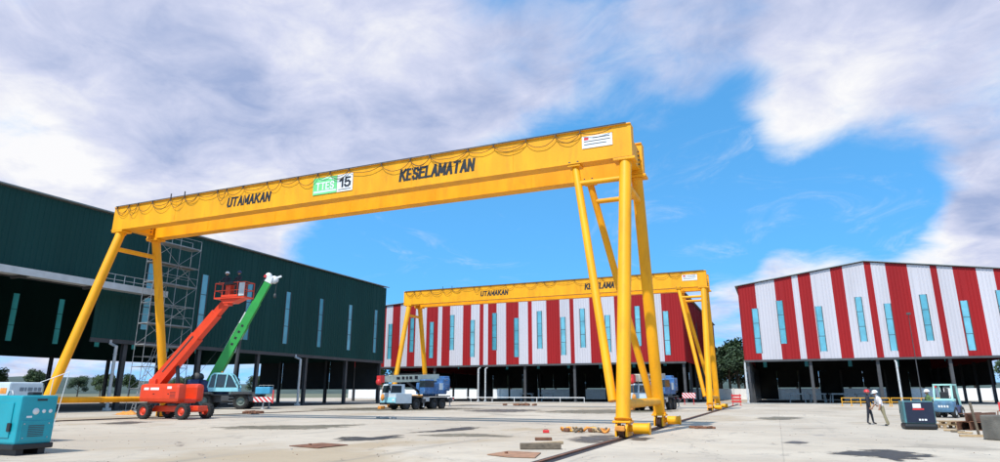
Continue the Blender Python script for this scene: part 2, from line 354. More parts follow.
def block_text(name, body, w, h, m, parent, loc, th=.205, slant=.10, depth=.008):
    """heavy sign-writer letters facing -y, centred at loc, w wide and h high"""
    adv = [max(p[0] for st in GLYPH[c] for p in st) + .30 for c in body]; tot = sum(adv) - .30; k = (w - th * h) / (tot * h)
    x = 0; hh = h * (1 - th)
    for i, (c, a) in enumerate(zip(body, adv)):
        b = mb(m); dz = 0
        for st in GLYPH[c]:
            pts = [((x + p[0]) * h * k - (w - th * h) / 2 + slant * h * (p[1] - .5), (p[1] - .5) * hh) for p in st]
            for j, ((xa, za), (xb, zb)) in enumerate(zip(pts, pts[1:])):
                d = V((xb - xa, 0, zb - za)).normalized() * th * h * .5
                horiz = abs(d.z) < abs(d.x) * .3
                e = d * .95
                dz += .0006
                b.bar(V((xa, -dz, za)) - e, V((xb, -dz, zb)) + e, th * h * (.82 if horiz else 1), depth, up=V((0, 1, 0)))
        b.build(name, parent, at=loc); x += a
def box_of(lo, hi): return V([(a + b) / 2 for a, b in zip(lo, hi)]), V([b - a for a, b in zip(lo, hi)])
def bx(b, x0, x1, y0, y1, z0, z1): c, d = box_of((x0, y0, z0), (x1, y1, z1)); return b.box(c, d)

# ------------------------------------------------------------------ setting: ground
g = mb(EARTH); g.add([(-4000, -4000, -.02), (4000, -4000, -.02), (4000, 4000, -.02), (-4000, 4000, -.02)], [(0, 1, 2, 3)])
struct('ground', g)
g = mb(YARD); g.add([(-150, -60, 0), (120, -60, 0), (120, 190, 0), (-150, 190, 0)], [(0, 1, 2, 3)])
struct('concrete_yard', g)
def blot(name, m, pts, z, jag=.10, kind='structure'):
    """an irregular flat patch whose edge breaks up and fades; pts are photo pixels on the ground outline"""
    P = [onz(x, y) for x, y in pts]; out = []
    n = len(P); k = 8; sd = sum(p.x for p in P); ctr = sum(P, V()) / n
    for i in range(n):
        a, b, c, d = P[i - 1], P[i], P[(i + 1) % n], P[(i + 2) % n]
        for j in range(k):
            t = j / k
            q = .5 * ((2 * b) + (c - a) * t + (2 * a - 5 * b + 4 * c - d) * t * t + (3 * b - a - 3 * c + d) * t ** 3)
            out.append(q + (q - ctr).normalized() * (MN.noise(V((q.x * 1.3 + sd, q.y * 1.3, 0))) * jag * 2))
    N_ = len(out); vs = [(ctr.x, ctr.y, z)]; fd = [1.0]
    for f, v in ((.45, .9), (.8, .55), (1.15, 0.0)):
        for p in out: q = ctr.lerp(p, f); vs.append((q.x, q.y, z)); fd.append(v)
    fs = [(0, 1 + i, 1 + (i + 1) % N_) for i in range(N_)]
    for r_ in range(2):
        for i in range(N_): a = 1 + r_ * N_ + i; b_ = 1 + r_ * N_ + (i + 1) % N_; fs.append((a, a + N_, b_ + N_, b_))
    b = mb(m); b.add(vs, fs); o = struct(name, b)
    at = o.data.attributes.new('fade', 'FLOAT', 'POINT'); at.data.foreach_set('value', fd)
    return o
def fade(m, scale, soft=.25):
    """let a stain's material break up towards its rim"""
    t = m.node_tree; N = t.nodes; L = t.links; o = N['Material Output']; b = N['Principled BSDF']
    a = N.new('ShaderNodeAttribute'); a.attribute_name = 'fade'; g = N.new('ShaderNodeNewGeometry'); n = N.new('ShaderNodeTexNoise'); L.new(g.outputs['Position'], n.inputs['Vector'])
    n.inputs['Scale'].default_value = scale; n.inputs['Detail'].default_value = 8; n.inputs['Roughness'].default_value = .65
    s1 = N.new('ShaderNodeMath'); s1.operation = 'MULTIPLY_ADD'; L.new(n.outputs['Fac'], s1.inputs[0]); s1.inputs[1].default_value = 2.4; s1.inputs[2].default_value = -1.36
    s2 = N.new('ShaderNodeMath'); s2.operation = 'ADD'; L.new(s1.outputs[0], s2.inputs[0]); L.new(a.outputs['Fac'], s2.inputs[1])
    mr = N.new('ShaderNodeMapRange'); mr.interpolation_type = 'SMOOTHSTEP'; L.new(s2.outputs[0], mr.inputs[0]); mr.inputs[1].default_value = .05; mr.inputs[2].default_value = .05 + soft
    tr = N.new('ShaderNodeBsdfTransparent'); x = N.new('ShaderNodeMixShader'); L.new(mr.outputs[0], x.inputs[0]); L.new(tr.outputs[0], x.inputs[1]); L.new(b.outputs[0], x.inputs[2]); L.new(x.outputs[0], o.inputs[0])
fade(WET, 1.9, .5); fade(MUD, 1.1, .8); fade(STAIN, 1.8, .8)
blot('mud_patch', MUD, [(195, 428), (250, 425.5), (330, 424.6), (372, 423.6), (345, 427.5), (300, 429.8), (240, 429.5)], .006, .15)
blot('puddle', WET, [(333, 438.5), (352, 436.5), (375, 437.5), (402, 434.6), (398, 438.5), (362, 441), (342, 441)], .009, .08)
blot('puddle', WET, [(403, 433), (430, 431), (455, 428), (472, 426.8), (481, 428.6), (462, 431), (440, 432)], .009, .08)
blot('mud_patch', MUD, [(412, 436), (440, 433.5), (470, 433), (520, 437), (470, 437)], .006, .1)
blot('puddle', WET, [(828, 453), (850, 450.5), (885, 449.5), (915, 452), (935, 457), (905, 461), (880, 458), (850, 456)], .009, .08)
blot('oil_stain', STAIN, [(566, 440), (585, 436), (612, 434.5), (622, 438), (610, 442), (585, 444)], .012, .06)
blot('mud_patch', MUD, [(755, 418), (780, 416.5), (806, 417.5), (790, 420), (765, 420)], .006, .1)
blot('oil_stain', STAIN, [(780, 442.5), (795, 441), (813, 442.8), (800, 444.4)], .009, .05)
blot('oil_stain', STAIN, [(628, 439.5), (640, 437.5), (652, 438.5), (645, 441)], .012, .04)
blot('mud_patch', MUD, [(530, 412), (560, 410), (640, 409), (690, 411), (640, 413), (580, 414)], .006, .3)
blot('oil_stain', STAIN, [(95, 424), (125, 421.5), (150, 422), (130, 424.5)], .009, .1)
blot('oil_stain', STAIN, [(455, 411), (500, 409), (545, 410), (510, 412.5)], .009, .3)
blot('mud_patch', MUD, [(300, 409), (380, 407), (455, 407.5), (500, 409), (420, 411), (340, 411)], .006, .3)

# crane rails, sunk in the slab with a dark gap each side
XR, XL = -5.32, -38.9
for x, lab in ((XR, 'right'), (XL, 'left')):
    b = mb(BLK); bx(b, x - .24, x + .24, -40, 100, .004, .008); struct('rail_channel', b)
    b = mb(RUST); bx(b, x - .045, x + .045, -40, 100, .0, .045); struct('crane_rail', b)

# ------------------------------------------------------------------ buildings
def wall(parent, stripes, wins, z0, top, fpos, pitch=.45, rib=.055, back=.10):
    """stripes: (u0, u1, material); wins: (u, width, z0, z1); fpos(u, out, z) -> point. One ribbed panel per stripe, one framed pane per window."""
    for u0, u1, m in stripes:
        b = mb(m)
        cuts = {u0, u1}
        for wu, ww, a, c in wins:
            for e in (wu - ww / 2, wu + ww / 2):
                if u0 < e < u1: cuts.add(e)
        cuts = sorted(cuts)
        for s0, s1 in zip(cuts, cuts[1:]):
            mid = (s0 + s1) / 2
            w = [q for q in wins if abs(q[0] - mid) < q[1] / 2]
            rngs = [(None, None)] if not w else [(None, w[0][2]), (w[0][3], None)]
            prof = [(s0, 0.0)]
            k = math.ceil(s0 / pitch)
            while k * pitch < s1 - .2:
                p = k * pitch
                if p > s0 + .02: prof += [(p, 0), (p + .04, rib), (p + .12, rib), (p + .16, 0)]
                k += 1
            prof.append((s1, 0.0))
            for lo, hi in rngs:
                zl = z0 if lo is None else lo
                pts = []
                for u, o in prof:
                    zh = top(u) if hi is None else hi
                    pts += [fpos(u, o, zl), fpos(u, o, zh)]
                n = len(prof)
                fs = [(2 * i, 2 * i + 2, 2 * i + 3, 2 * i + 1) for i in range(n - 1)]
                bk = len(pts)
                zt0, zt1 = (top(s0), top(s1)) if hi is None else (hi, hi)
                pts += [fpos(s0, -back, zl), fpos(s0, -back, zt0), fpos(s1, -back, zl), fpos(s1, -back, zt1)]
                fs += [(bk, bk + 1, bk + 3, bk + 2), (0, 1, bk + 1, bk), (2 * n - 2, bk + 2, bk + 3, 2 * n - 1),
                       tuple([2 * i for i in range(n)]) + (bk + 2, bk), tuple([2 * i + 1 for i in range(n)]) + (bk + 3, bk + 1)]
                b.add(pts, fs)
        b.build('cladding_panel', parent)
    for wu, ww, a, c in wins:
        h = ww / 2 - .03
        b = mb(PANE); q = [fpos(wu + i * h, o, z) for o in (-.04, .0) for i, z in ((-1, a), (1, a), (1, c), (-1, c))]
        b.add(q, [(0, 1, 2, 3), (7, 6, 5, 4), (0, 4, 5, 1), (1, 5, 6, 2), (2, 6, 7, 3), (3, 7, 4, 0)])
        p = b.build('window', parent)
        f = mb(DARKST)
        for i in (-1, 1):
            q = [fpos(wu + i * (h + d), o, z) for o in (-.06, .075) for d, z in ((-.04, a), (.05, a), (.05, c), (-.04, c))]
            f.add(q, [(0, 1, 2, 3), (7, 6, 5, 4), (0, 4, 5, 1), (1, 5, 6, 2), (2, 6, 7, 3), (3, 7, 4, 0)])
        for k in (1, 2):
            z = a + (c - a) * k / 3
            q = [fpos(wu + d, o, zz) for o in (-.05, .02) for d, zz in ((-h, z - .03), (h, z - .03), (h, z + .03), (-h, z + .03))]
            f.add(q, [(0, 1, 2, 3), (7, 6, 5, 4), (0, 4, 5, 1), (1, 5, 6, 2), (2, 6, 7, 3), (3, 7, 4, 0)])
        f.build('frame', p)
def ibeam_mesh(h, s=.42):
    b = mb(DARKST); bx(b, -s / 2, s / 2, -s / 2, -s / 2 + .04, 0, h); bx(b, -s / 2, s / 2, s / 2 - .04, s / 2, 0, h); bx(b, -.025, .025, -s / 2 + .04, s / 2 - .04, 0, h)
    bx(b, -s * .7, s * .7, -s * .7, s * .7, .0, .05)
    return b.mesh('column')
COLM = ibeam_mesh(6.9)
def downpipe_mesh():
    b = mb(LGREY); b.tube((0, 0, 0), (0, 0, 6.0), .15, n=10); b.tube((0, 0, 5.95), (.9, 0, 6.25), .13, n=8); b.tube((.9, 0, 6.2), (.9, 0, 6.6), .13, n=8)
    bx(b, -.3, .3, -.22, .22, 0, .25)
    for z in (1.6, 3.4, 5.2): b.lathe([(.15, -.04), (.19, -.04), (.19, .04), (.15, .04)], (0, 0, z), n=10)
    return b.mesh('downpipe')
DPM = downpipe_mesh()

ZB = 6.7
SHADEFLOOR = mat('shed floor darkened for shade', (.060, .056, .052), .85, var=.35, scale=.4, dirt=.4, dirtcol=(.11, .10, .085))  # interior shade put into the floor colour
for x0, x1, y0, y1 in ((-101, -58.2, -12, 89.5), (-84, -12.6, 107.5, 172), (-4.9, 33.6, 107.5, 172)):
    b = mb(SHADEFLOOR); b.add([(x0, y0, .004), (x1, y0, .004), (x1, y1, .004), (x0, y1, .004)], [(0, 1, 2, 3)]); struct('shed_floor', b)
SHADEWALL = mat('dark sheeting', (.022, .024, .024), .85, var=.4, scale=.4)  # near-black colour standing in for shade inside the sheds
# --- the two striped sheds share one front line
YF = 109.3
def shed(name, label, x0, x1, ze, za, stripes, wins, depth, posts, windows_side):
    o = thing(name, label, 'shed', ((x0 + x1) / 2, YF, 0))
    cx = (x0 + x1) / 2; hw = (x1 - x0) / 2
    top = lambda u: za - (za - ze) * abs(u - cx) / hw
    wall(o, stripes, wins, ZB, top, lambda u, out, z: V((u - cx, -out, z)))
    # back wall and side walls
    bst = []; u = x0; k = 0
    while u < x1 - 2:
        e = min(u + 5.2, x1); e = x1 if x1 - e < 2 else e; bst.append((u, e, SHADEWALL)); u = e; k += 1  # back wall painted dark to imitate the shaded interior
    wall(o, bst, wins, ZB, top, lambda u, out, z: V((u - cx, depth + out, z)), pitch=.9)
    for sgn in (-1, 1):
        st = [(a, min(a + 7, depth), REDC) for a in range(0, int(depth), 7)]
        wall(o, st, windows_side, ZB, lambda u: ze, lambda u, out, z: V((sgn * (hw + .06 + out), u, z)), pitch=.6)
    # dark sheeting added round the back to deepen the shade below the cladding
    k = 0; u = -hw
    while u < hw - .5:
        e = min(u + 4.6, hw); b = mb(SHADEWALL); bx(b, u + .03, e - .03, depth - .3, depth - .22, 2.9 if k % 3 else .1, ZB - .01); b.build('shade_sheet', o); u = e; k += 1
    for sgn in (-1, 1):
        for k in range(6): b = mb(SHADEWALL); bx(b, *sorted((sgn * (hw - .1), sgn * (hw - .16))), depth * (.28 + .12 * k) + .03, depth * (.40 + .12 * k) - .03, 2.9, ZB - .01); b.build('shade_sheet', o)
    # roof
    for sgn in (-1, 1):
        b = mb(ROOF)
        e = hw + .5; zz = za - (za - ze) * e / hw
        q = [(0, -.35, za + .12), (sgn * e, -.35, zz + .12), (sgn * e, depth + .35, zz + .12), (0, depth + .35, za + .12)]
        b.add(q + [(p[0], p[1], p[2] + .10) for p in q], [(0, 1, 2, 3), (4, 5, 6, 7), (0, 1, 5, 4), (1, 2, 6, 5), (2, 3, 7, 6), (3, 0, 4, 7)])
        b.build('roof_slope', o)
    b = mb(GRN); b.prism([(-1.9, za - .05), (-1.9, za + .75), (0, za + 1.05), (1.9, za + .75), (1.9, za - .05)], 6, depth - 4); b.build('ridge_ventilator', o)
    b = mb(DARKST); bx(b, -hw - .1, hw + .1, -.16, -.02, ZB - .32, ZB - .003); b.build('eaves_beam', o)
    n = max(4, int((x1 - x0) / 9))
    for yy in (.5, depth - .5):
        for i in range(n + 1): place('column', COLM, o, (-hw + .35 + (2 * hw - .7) * i / n, yy, 0))
    for yy in range(9, int(depth) - 4, 9):
        for sgn in (-1, 1): place('column', COLM, o, (sgn * (hw - .35), yy, 0), (0, 0, R(90)))
    # crane runway girders and roof trusses seen under the cladding
    for sgn in (-1, 1):
        b = mb(DARKST); bx(b, sgn * (hw - 1.3) - .25, sgn * (hw - 1.3) + .25, 1, depth - 1, 9.6, 10.6); b.build('runway_girder', o)
    for yy in range(9, int(depth) - 4, 9):
        b = mb(DARKST); b.bar((-hw, yy, ze - .6), (hw, yy, ze - .6), .25, .3)
        for i in range(10):
            xa = -hw + 2 * hw * i / 10; xb = -hw + 2 * hw * (i + 1) / 10
            b.bar((xa, yy, ze - .6), (xb, yy, top(cx + xb) - .3) if i < 5 else (xb, yy, ze - .6), .14)
        b.build('roof_truss', o)
    for px in posts: place('downpipe', DPM, o, (px - cx, -.75, 0), (0, 0, R(90)))
    return o

# right shed: stripe edges read off the bottom of the cladding
def sx(p): return onY(p, 359, YF).x
ed = [743.5, 762.3, 782.6, 800.9, 807.3, 820.6, 841.9, 854.6, 877.6, 884.7, 899.6, 922.1, 945.7, 952.7, 969, 993, 1011]
xs = [sx(p) for p in ed]; xs[0] = -4.15; xs.append(32.75)
st = [(a, b, REDC if i % 2 == 0 else WHTC) for i, (a, b) in enumerate(zip(xs, xs[1:]))]
wn = []
for (ax, ay, bx_, by) in ((88, 208, 103, 367), (177, 180, 190, 333), (315, 200, 333, 360), (455, 167, 477, 325), (560, 190, 583, 358), (685, 158, 713, 322), (830, 180, 863, 357)):
    a = onY(730 + ax / 3.556, 250 + ay / 3.556, YF); c = onY(730 + bx_ / 3.556, 250 + by / 3.556, YF); wn.append(((a.x + c.x) / 2, .95, c.z, a.z))
wn.append((30.6, .95, 9.0, 15.8))
shed('striped_shed', 'red and white striped shed with gable peak in full view, clear of both cranes', -4.15, 32.75, 18.55, 21.2, st, wn, 62,
     [onY(748.5, 400, YF).x, 16.5], [(20.5, 1, 8, 15), (34.5, 1, 8, 15), (48.5, 1, 8, 15)])
# rear shed
ed = [386, 392.5, 400, 408, 415.5, 426.5, 438, 442, 450, 463, 471, 479.6, 483.5, 488, 496.6, 506, 518.7, 528, 532, 546.5, 560, 570, 574, 590, 602, 615, 654, 662.5]
cols = 'WRWRWRWRWRWRWRWRWRWRWRWRWRWR'
first = [REDC if c == 'R' else WHTC for c in cols]
xs = [onY(p, 325, YF).x for p in ed] + [-13.4]
st = []
x = xs[0]; k = 1
while x > -80: st.append((x - 2.6, x, REDC if k % 2 else WHTC)); x -= 2.6; k += 1
x0r = x
# 8th pair: edges listed above alternate white / red from 386
st += [(a, b, first[i]) for i, (a, b) in enumerate(zip(xs, xs[1:]))]
wn = []
for px, ya, yb in ((390, 324, 359), (412, 318, 352), (431.5, 322, 358), (452, 315, 350), (472.4, 320, 357), (494.5, 313, 350), (516.4, 318, 357), (539.7, 311, 348.5), (563.3, 317, 355), (582.7, 308.5, 347.5), (608, 315, 352), (638, 306, 346), (666.8, 311, 355)):
    m = onY(px, (ya + yb) / 2, YF).x; wn.append((m, .95, onY(px, yb, YF).z, onY(px, ya, YF).z))
shed('striped_shed', 'wide red and white striped shed behind the gantry crane without a sign board', x0r, -13.4, 18.45, 20.6, st, wn, 62,
     [onY(480, 400, YF).x, onY(487, 400, YF).x], [(20.5, 1, 8, 15), (34.5, 1, 8, 15), (48.5, 1, 8, 15)])

# --- green shed along the left
XG, XG2, YG0, YG1, ZG = -59.0, -100.0, -12.0, 88.8, 18.75
o = thing('green_shed', 'long dark green clad shed with blue strip windows, open underneath', 'shed', ((XG + XG2) / 2, (YG0 + YG1) / 2, 0))
GC = o.location.copy()
gw = [44.9 + 6.87 * k for k in range(-8, 7)]
def gf(X, sgn): return lambda u, out, z: V((X + sgn * out, u, z)) - GC
YO = 39.6   # the tall opening ends here
wall(o, [(YO, 41.5, GRN)] + [(a, min(a + 6.87, YG1), GRN) for a in [41.5 + 6.87 * k for k in range(7)] if a < YG1 - .1], [(u, .95, 7.9, 14.75) for u in gw if u > 42], ZB, lambda u: ZG, gf(XG, 1), pitch=.5)
wall(o, [(max(a, YG0), a + 6.87, GRN) for a in [YO - 6.87 * k for k in range(8, 0, -1)]], [], 11.55, lambda u: ZG, gf(XG, 1), pitch=.5)
wall(o, [(a, min(a + 6.87, YG1), GRN) for a in [YG0 + 6.87 * k for k in range(15)] if a < YG1 - .1], [(u, .95, 8.8, 15.6) for u in [55.2 + 6.5 * k for k in range(-9, 6)]], ZB, lambda u: ZG, gf(XG2, -1), pitch=.9)
for yy, sg in ((YG0, -1), (YG1, 1)):
    wall(o, [(a, a + 8.2, GRN) for a in [XG2 + 8.2 * k for k in range(5)]], [], ZB, lambda u: ZG + 2.2 * (1 - abs(u + 79.5) / 20.5), lambda u, out, z: V((u, yy + sg * (out + .07), z)) - GC, pitch=.6)
for sg in (-1, 1):
    b = mb(ROOF); hw = 20.9
    q = [(0, YG0 - .4, ZG + 2.4), (sg * hw, YG0 - .4, ZG + .12), (sg * hw, YG1 + .4, ZG + .12), (0, YG1 + .4, ZG + 2.4)]
    q = [(p[0], p[1] - GC.y, p[2]) for p in q]
    b.add(q + [(p[0], p[1], p[2] + .1) for p in q], [(0, 1, 2, 3), (4, 5, 6, 7), (0, 1, 5, 4), (1, 2, 6, 5), (2, 3, 7, 6), (3, 0, 4, 7)]); b.build('roof_slope', o)
b = mb(DARKST); bx(b, XG - GC.x - .16, XG - GC.x + .02, YO - GC.y, YG1 - GC.y, ZB - .4, ZB - .003); b.build('eaves_beam', o)
for yy in [YG1 - .4 - 9.0 * k for k in range(12)]:
    if yy < YG0: continue
    for X in (XG - .4, XG2 + .4):
        if X == XG - .4 and yy < YO - 1: continue   # the tall bay is clear of posts
        place('column', COLM, o, (X - GC.x, yy - GC.y, 0), (0, 0, R(90)), (1, 1, 1.7 if (X == XG - .4 and yy < YO) else 1))
for X in (-70, -80, -90):
    place('column', COLM, o, (X - GC.x, YG1 - .4 - GC.y, 0))
for k in range(3, 8):  # dark panels added in place of deep shade at the far gable
    b = mb(SHADEWALL); bx(b, XG2 + 5.1 * k + .05 - GC.x, XG2 + 5.1 * k + 5.05 - GC.x, YG1 - .3 - GC.y, YG1 - .22 - GC.y, 2.2, ZB - .01); b.build('shade_sheet', o)
# canopy over the tall opening
b = mb(LGREY); bx(b, .45, 2.6, 0, 57, 11.25, 11.42); b.use(LGREY); bx(b, 2.6, 2.75, 0, 57, 11.05, 11.65)
b.use(DARKST)
for i in range(10): bx(b, .2, 2.55, i * 6.2 + .3, i * 6.2 + .5, 11.0, 11.247)
c = b.build('canopy', o, at=V((XG, YG0, 0)) - GC)
b = mb(STEEL)
for i in range(7):
    b.tube((2.5, 50.3 + i, 11.42), (2.5, 50.3 + i, 12.5), .03, n=6)
for z in (12.0, 12.5): b.tube((2.5, 50.3, z), (2.5, 56.3, z), .03, n=6)
b.build('guard_rail', c)
b = mb(DARKST)
for X in (-65,):
    bx(b, X - .25 - GC.x, X + .25 - GC.x, YG0 + 1 - GC.y, YG1 - 1 - GC.y, 12.2, 13.2)
b.build('runway_girder', o)
for px, py in ((298.5, 380), (112, 370)):
    q = onX(px, py, XG + .8); place('downpipe', DPM, o, (XG + .9 - GC.x, q.y - GC.y, 0), (0, 0, R(180)))

# ------------------------------------------------------------------ gantry crane
YFr, YRr = 23.97, 32.05           # wheel positions along the rail
YG_F, YG_R = 26.72, 29.30        # front faces of the two box girders
ZG0, ZG1 = 12.0, 13.62
GX0, GX1 = -39.5, -4.95
OR = V((-22.2, 28.0, 0))
def gantry(label):
    o = thing('gantry_crane', label, 'gantry crane', OR, 0)
    L = lambda x, y, z: V((x, y, z)) - OR
    for k, yf in enumerate((YG_F, YG_R)):
        g = mb(YEL)
        c, d = box_of(L(GX0 + .04, yf + .03, ZG0 + .05), L(GX1 - .04, yf + .60, ZG1 - .05)); g.box(c, d)
        gi = g.build('box_girder', o)
        for z0, z1 in ((ZG0, ZG0 + .05), (ZG1 - .05, ZG1)):
            f = mb(YEL); c, d = box_of(L(GX0, yf - .03, z0), L(GX1, yf + .66, z1)); f.box(c, d); f.build('flange', gi)
        for x in (GX0, GX1 - .04):
            f = mb(YEL); c, d = box_of(L(x, yf + .03, ZG0 + .05), L(x + .04, yf + .60, ZG1 - .05)); f.box(c, d); f.build('end_plate', gi)
        f = mb(RUST); c, d = box_of(L(GX0 + .3, yf + .27, ZG1), L(GX1 - .3, yf + .37, ZG1 + .09)); f.box(c, d); f.build('trolley_rail', gi)
        f = mb(YEL)     # weld seams between the web plates
        x = GX0 + 5.7
        while x < GX1 - 2:
            c, d = box_of(L(x, yf + .018, ZG0 + .05), L(x + .03, yf + .03, ZG1 - .05)); f.box(c, d); x += 5.75
        f.build('weld_seam', gi)
    # end ties between the girders
    for x0 in (GX0 + .1, GX1 - .75):
        t = mb(YEL); c, d = box_of(L(x0, YG_F + .66, ZG0 + .2), L(x0 + .6, YG_R - .03, ZG1 - .35)); t.rbox(c, d, .04)
        e = t.build('end_tie', o)
        bo = mb(DARKST)
        for j in range(4):
            for kx in (.0, .6):
                p = L(x0 + kx, YG_R - .25, ZG0 + .4 + j * .22); s_ = -1 if kx == 0 else 1
                bo.tube(p, p + V((s_ * .06, 0, 0)), .045, n=6)
        bo.build('bolt', e)
    # saddles, legs, feet
    def foot(x, y, s_):
        """wheel bogie; s_ = which way along the rail it looks"""
        f = thing_part('bogie', o, L(x, y, 0))
        b = mb(YEL)
        for dx in (-.19, .19): b.prism([(-.46, .07), (-.46, .34), (-.26, .56), (.26, .56), (.46, .34), (.46, .07)], dx - .035, dx + .035, lambda a, q, z: (q, a, z))
        b.rbox((0, 0, .58), (.66, .72, .08), .02)
        # gear motor
        b.tube((.22, .05, .34), (.36, .05, .34), .12, n=14); b.tube((.36, .05, .34), (.92, .05, .34), .19, n=16); b.lathe([(.19, 0), (.21, 0), (.21, .07), (.18, .07), (0, .07)], (.9, .05, .34), V((1, 0, 0)), 16)
        b.build('bogie_frame', f)
        b = mb(RUST)
        for yy in (-.24, .24): b.lathe([(.0, -.09), (.23, -.09), (.23, -.06), (.18, -.06), (.18, .06), (.23, .06), (.23, .09), (0, .09)], (0, yy, .235), V((1, 0, 0)), 18)
        b.build('wheel', f)
        b = mb(ORANGE); b.rbox((0, s_ * -.56, .36), (.36, .18, .18), .04); b.build('buffer', f)
    for x, inner in ((XR, True), (XL, False)):
        for y0, yf, s_ in ((YFr, YG_F, 1), (YRr, YG_R, -1)):
            yt = yf + .31; r = .275
            b = mb(YEL); b.tube(L(x, y0, .60), L(x, yt, ZG0 - .02), r, n=24)
            ln = L(x, yt, ZG0 - .02) - L(x, y0, .60)
            for t in (.006, .988): q = L(x, y0, .60) + ln * t; b.tube(q - ln.normalized() * .025, q + ln.normalized() * .025, r + .05, n=24)
            lg = b.build('leg', o)
            foot(x, y0, s_)
            c = mb(YEL); c.rbox(L(x, yt, ZG0 - .08), (1.0, .72, .12), .02); c.build('saddle_plate', o)
            if inner:
                b = mb(YEL); a = L(x - 2.38, yt, ZG0 - .03); e = L(x - .42, y0 + .28, 1.3)
                b.tube(a, e, .175, n=18); b.build('strut', o)
                c = mb(YEL); c.rbox(L(x - 2.38, yt, ZG0 - .06), (.62, .6, .1), .02)
                c.use(DARKST)
                for dx in (-.2, .2): c.tube(L(x - 2.38 + dx, yf - .01, ZG0 + .08), L(x - 2.38 + dx, yf + .03, ZG0 + .08), .05, n=8)
                c.build('saddle_plate', o)
                t = (11.0 - .60) / (ZG0 - .62)
                b = mb(YEL); ya = y0 + (yt - y0) * t; b.tube(L(x - 2.2, ya, 11.0), L(x, ya, 11.0), .125, n=14); b.build('brace', o)
        b = mb(YEL)
        b.tube(L(x, YFr + .15, 1.2), L(x, YRr - .15, 1.2), .18, n=16)
        b.build('sill_tube', o)
        b = mb(YEL); b.tube(L(x, YG_F + .05, 10.75), L(x, YG_R + .55, 10.75), .15, n=14); b.build('cross_tube', o)
    # festoon cable looping along the front girder
    rnd = random.Random(3); x = GX0 + .35; i = 0
    while x < GX1 - 1.0:
        w = rnd.choice((.8, 1.1, 1.3, 1.4, 1.7, 2.1)) * rnd.uniform(.9, 1.1); x2 = min(x + w, GX1 - .25)
        for sag in ((rnd.uniform(.15, .40), rnd.uniform(.38, .66)) if rnd.random() < .5 else (rnd.uniform(.16, .55),)):
            pts = []
            for j in range(10):
                t = j / 9; pts.append(L(x + (x2 - x) * t, YG_F - .09 - .02 * (sag > .5), ZG1 - .14 - sag * (4 * t * (1 - t)) ** .8 + rnd.uniform(-.012, .012)))
            c = mb(CABLE); c.path(pts, .016, 5); c.build('festoon_cable', o)
        h = mb(DARKST); c, d = box_of(L(x - .02, YG_F - .10, ZG1 - .16), L(x + .02, YG_F - .04, ZG1 + (.28 if i in (4, 5) else .0))); h.box(c, d); h.build('cable_hanger', o)
        x = x2; i += 1
    c = mb(DARKST); q, d = box_of(L(GX0 + .2, YG_F - .09, ZG1 + .002), L(GX1 - .2, YG_F - .04, ZG1 + .03)); c.box(q, d); c.build('cable_track', o)
    # lettering
    def fx(px, py): return onY(px, py, YG_F)
    x0, x1 = fx(399.5, 172).x, fx(474.5, 159).x; block_text('lettering', 'KESELAMATAN', x1 - x0, .70, BLK, o, L((x0 + x1) / 2, YG_F + .026, 12.76))
    x0, x1 = fx(227.5, 199).x, fx(271, 190).x; block_text('lettering', 'UTAMAKAN', x1 - x0, .62, BLK, o, L((x0 + x1) / 2, YG_F + .026, 12.74))
    a = fx(597, 141.5)
    b = mb(WHITE); q, d = box_of((-.72, 0, -.30), (.72, .02, .30)); b.box(q, d); s = b.build('notice_plate', o, at=L(a.x, YG_F - .001, 12.98))
    b = mb(BLK)
    for k, (u0, u1) in enumerate(((-.2, .6), (-.62, .62), (-.62, .45))): bx(b, u0, u1, -.003, -.001, .16 - k * .15, .20 - k * .15)
    b.use(REDP); bx(b, -.62, -.4, -.003, -.001, .1, .24); b.build('print', s)
    return o
def thing_part(name, parent, loc):
    e = bpy.data.objects.new(name, None); COL.objects.link(e); e.empty_display_size = .2; e.location = loc; e.parent = parent; return e
near = gantry('tall yellow gantry crane with a green and white 15 sign on its girder')
far = copy_tree(near); tag(far, 'yellow gantry crane without a sign board, standing against the striped shed front'); far.location.y += 38.55; far.location.x -= .85; far.scale.x = 1.025
# sign board on the near crane only
c15 = onY(332.5, 184, YG_F)
SGREEN = mat('sign green', (.16, .62, .22), .5, var=.1); PGREEN = mat('sign pale green', (.62, .85, .66), .5, var=.05)
b = mb(SGREEN); bx(b, -1.33, .30, 0, .02, -.50, .50); sg = b.build('sign_board', near, at=V((c15.x, YG_F - .008, 12.86)) - OR)
b = mb(WHITE); bx(b, .32, 1.36, 0, .02, -.50, .50); b.build('panel', sg)
b = mb(PGREEN); bx(b, -1.28, .26, -.004, -.002, -.40, -.28); b.prism([(-1.0, .28), (-.45, .50), (.1, .36), (.1, .28), (-.45, .42)], -.004, -.002); b.build('print', sg)
block_text('lettering', '15', .78, .60, BLK, sg, (.85, -.004, .03), th=.20, slant=0)
block_text('lettering', 'TTES', 1.25, .46, WHITE, sg, (-.5, -.006, -.02), th=.18, slant=0)
b = mb(BLK); bx(b, .42, 1.26, -.004, -.002, -.40, -.36); b.build('print', sg)

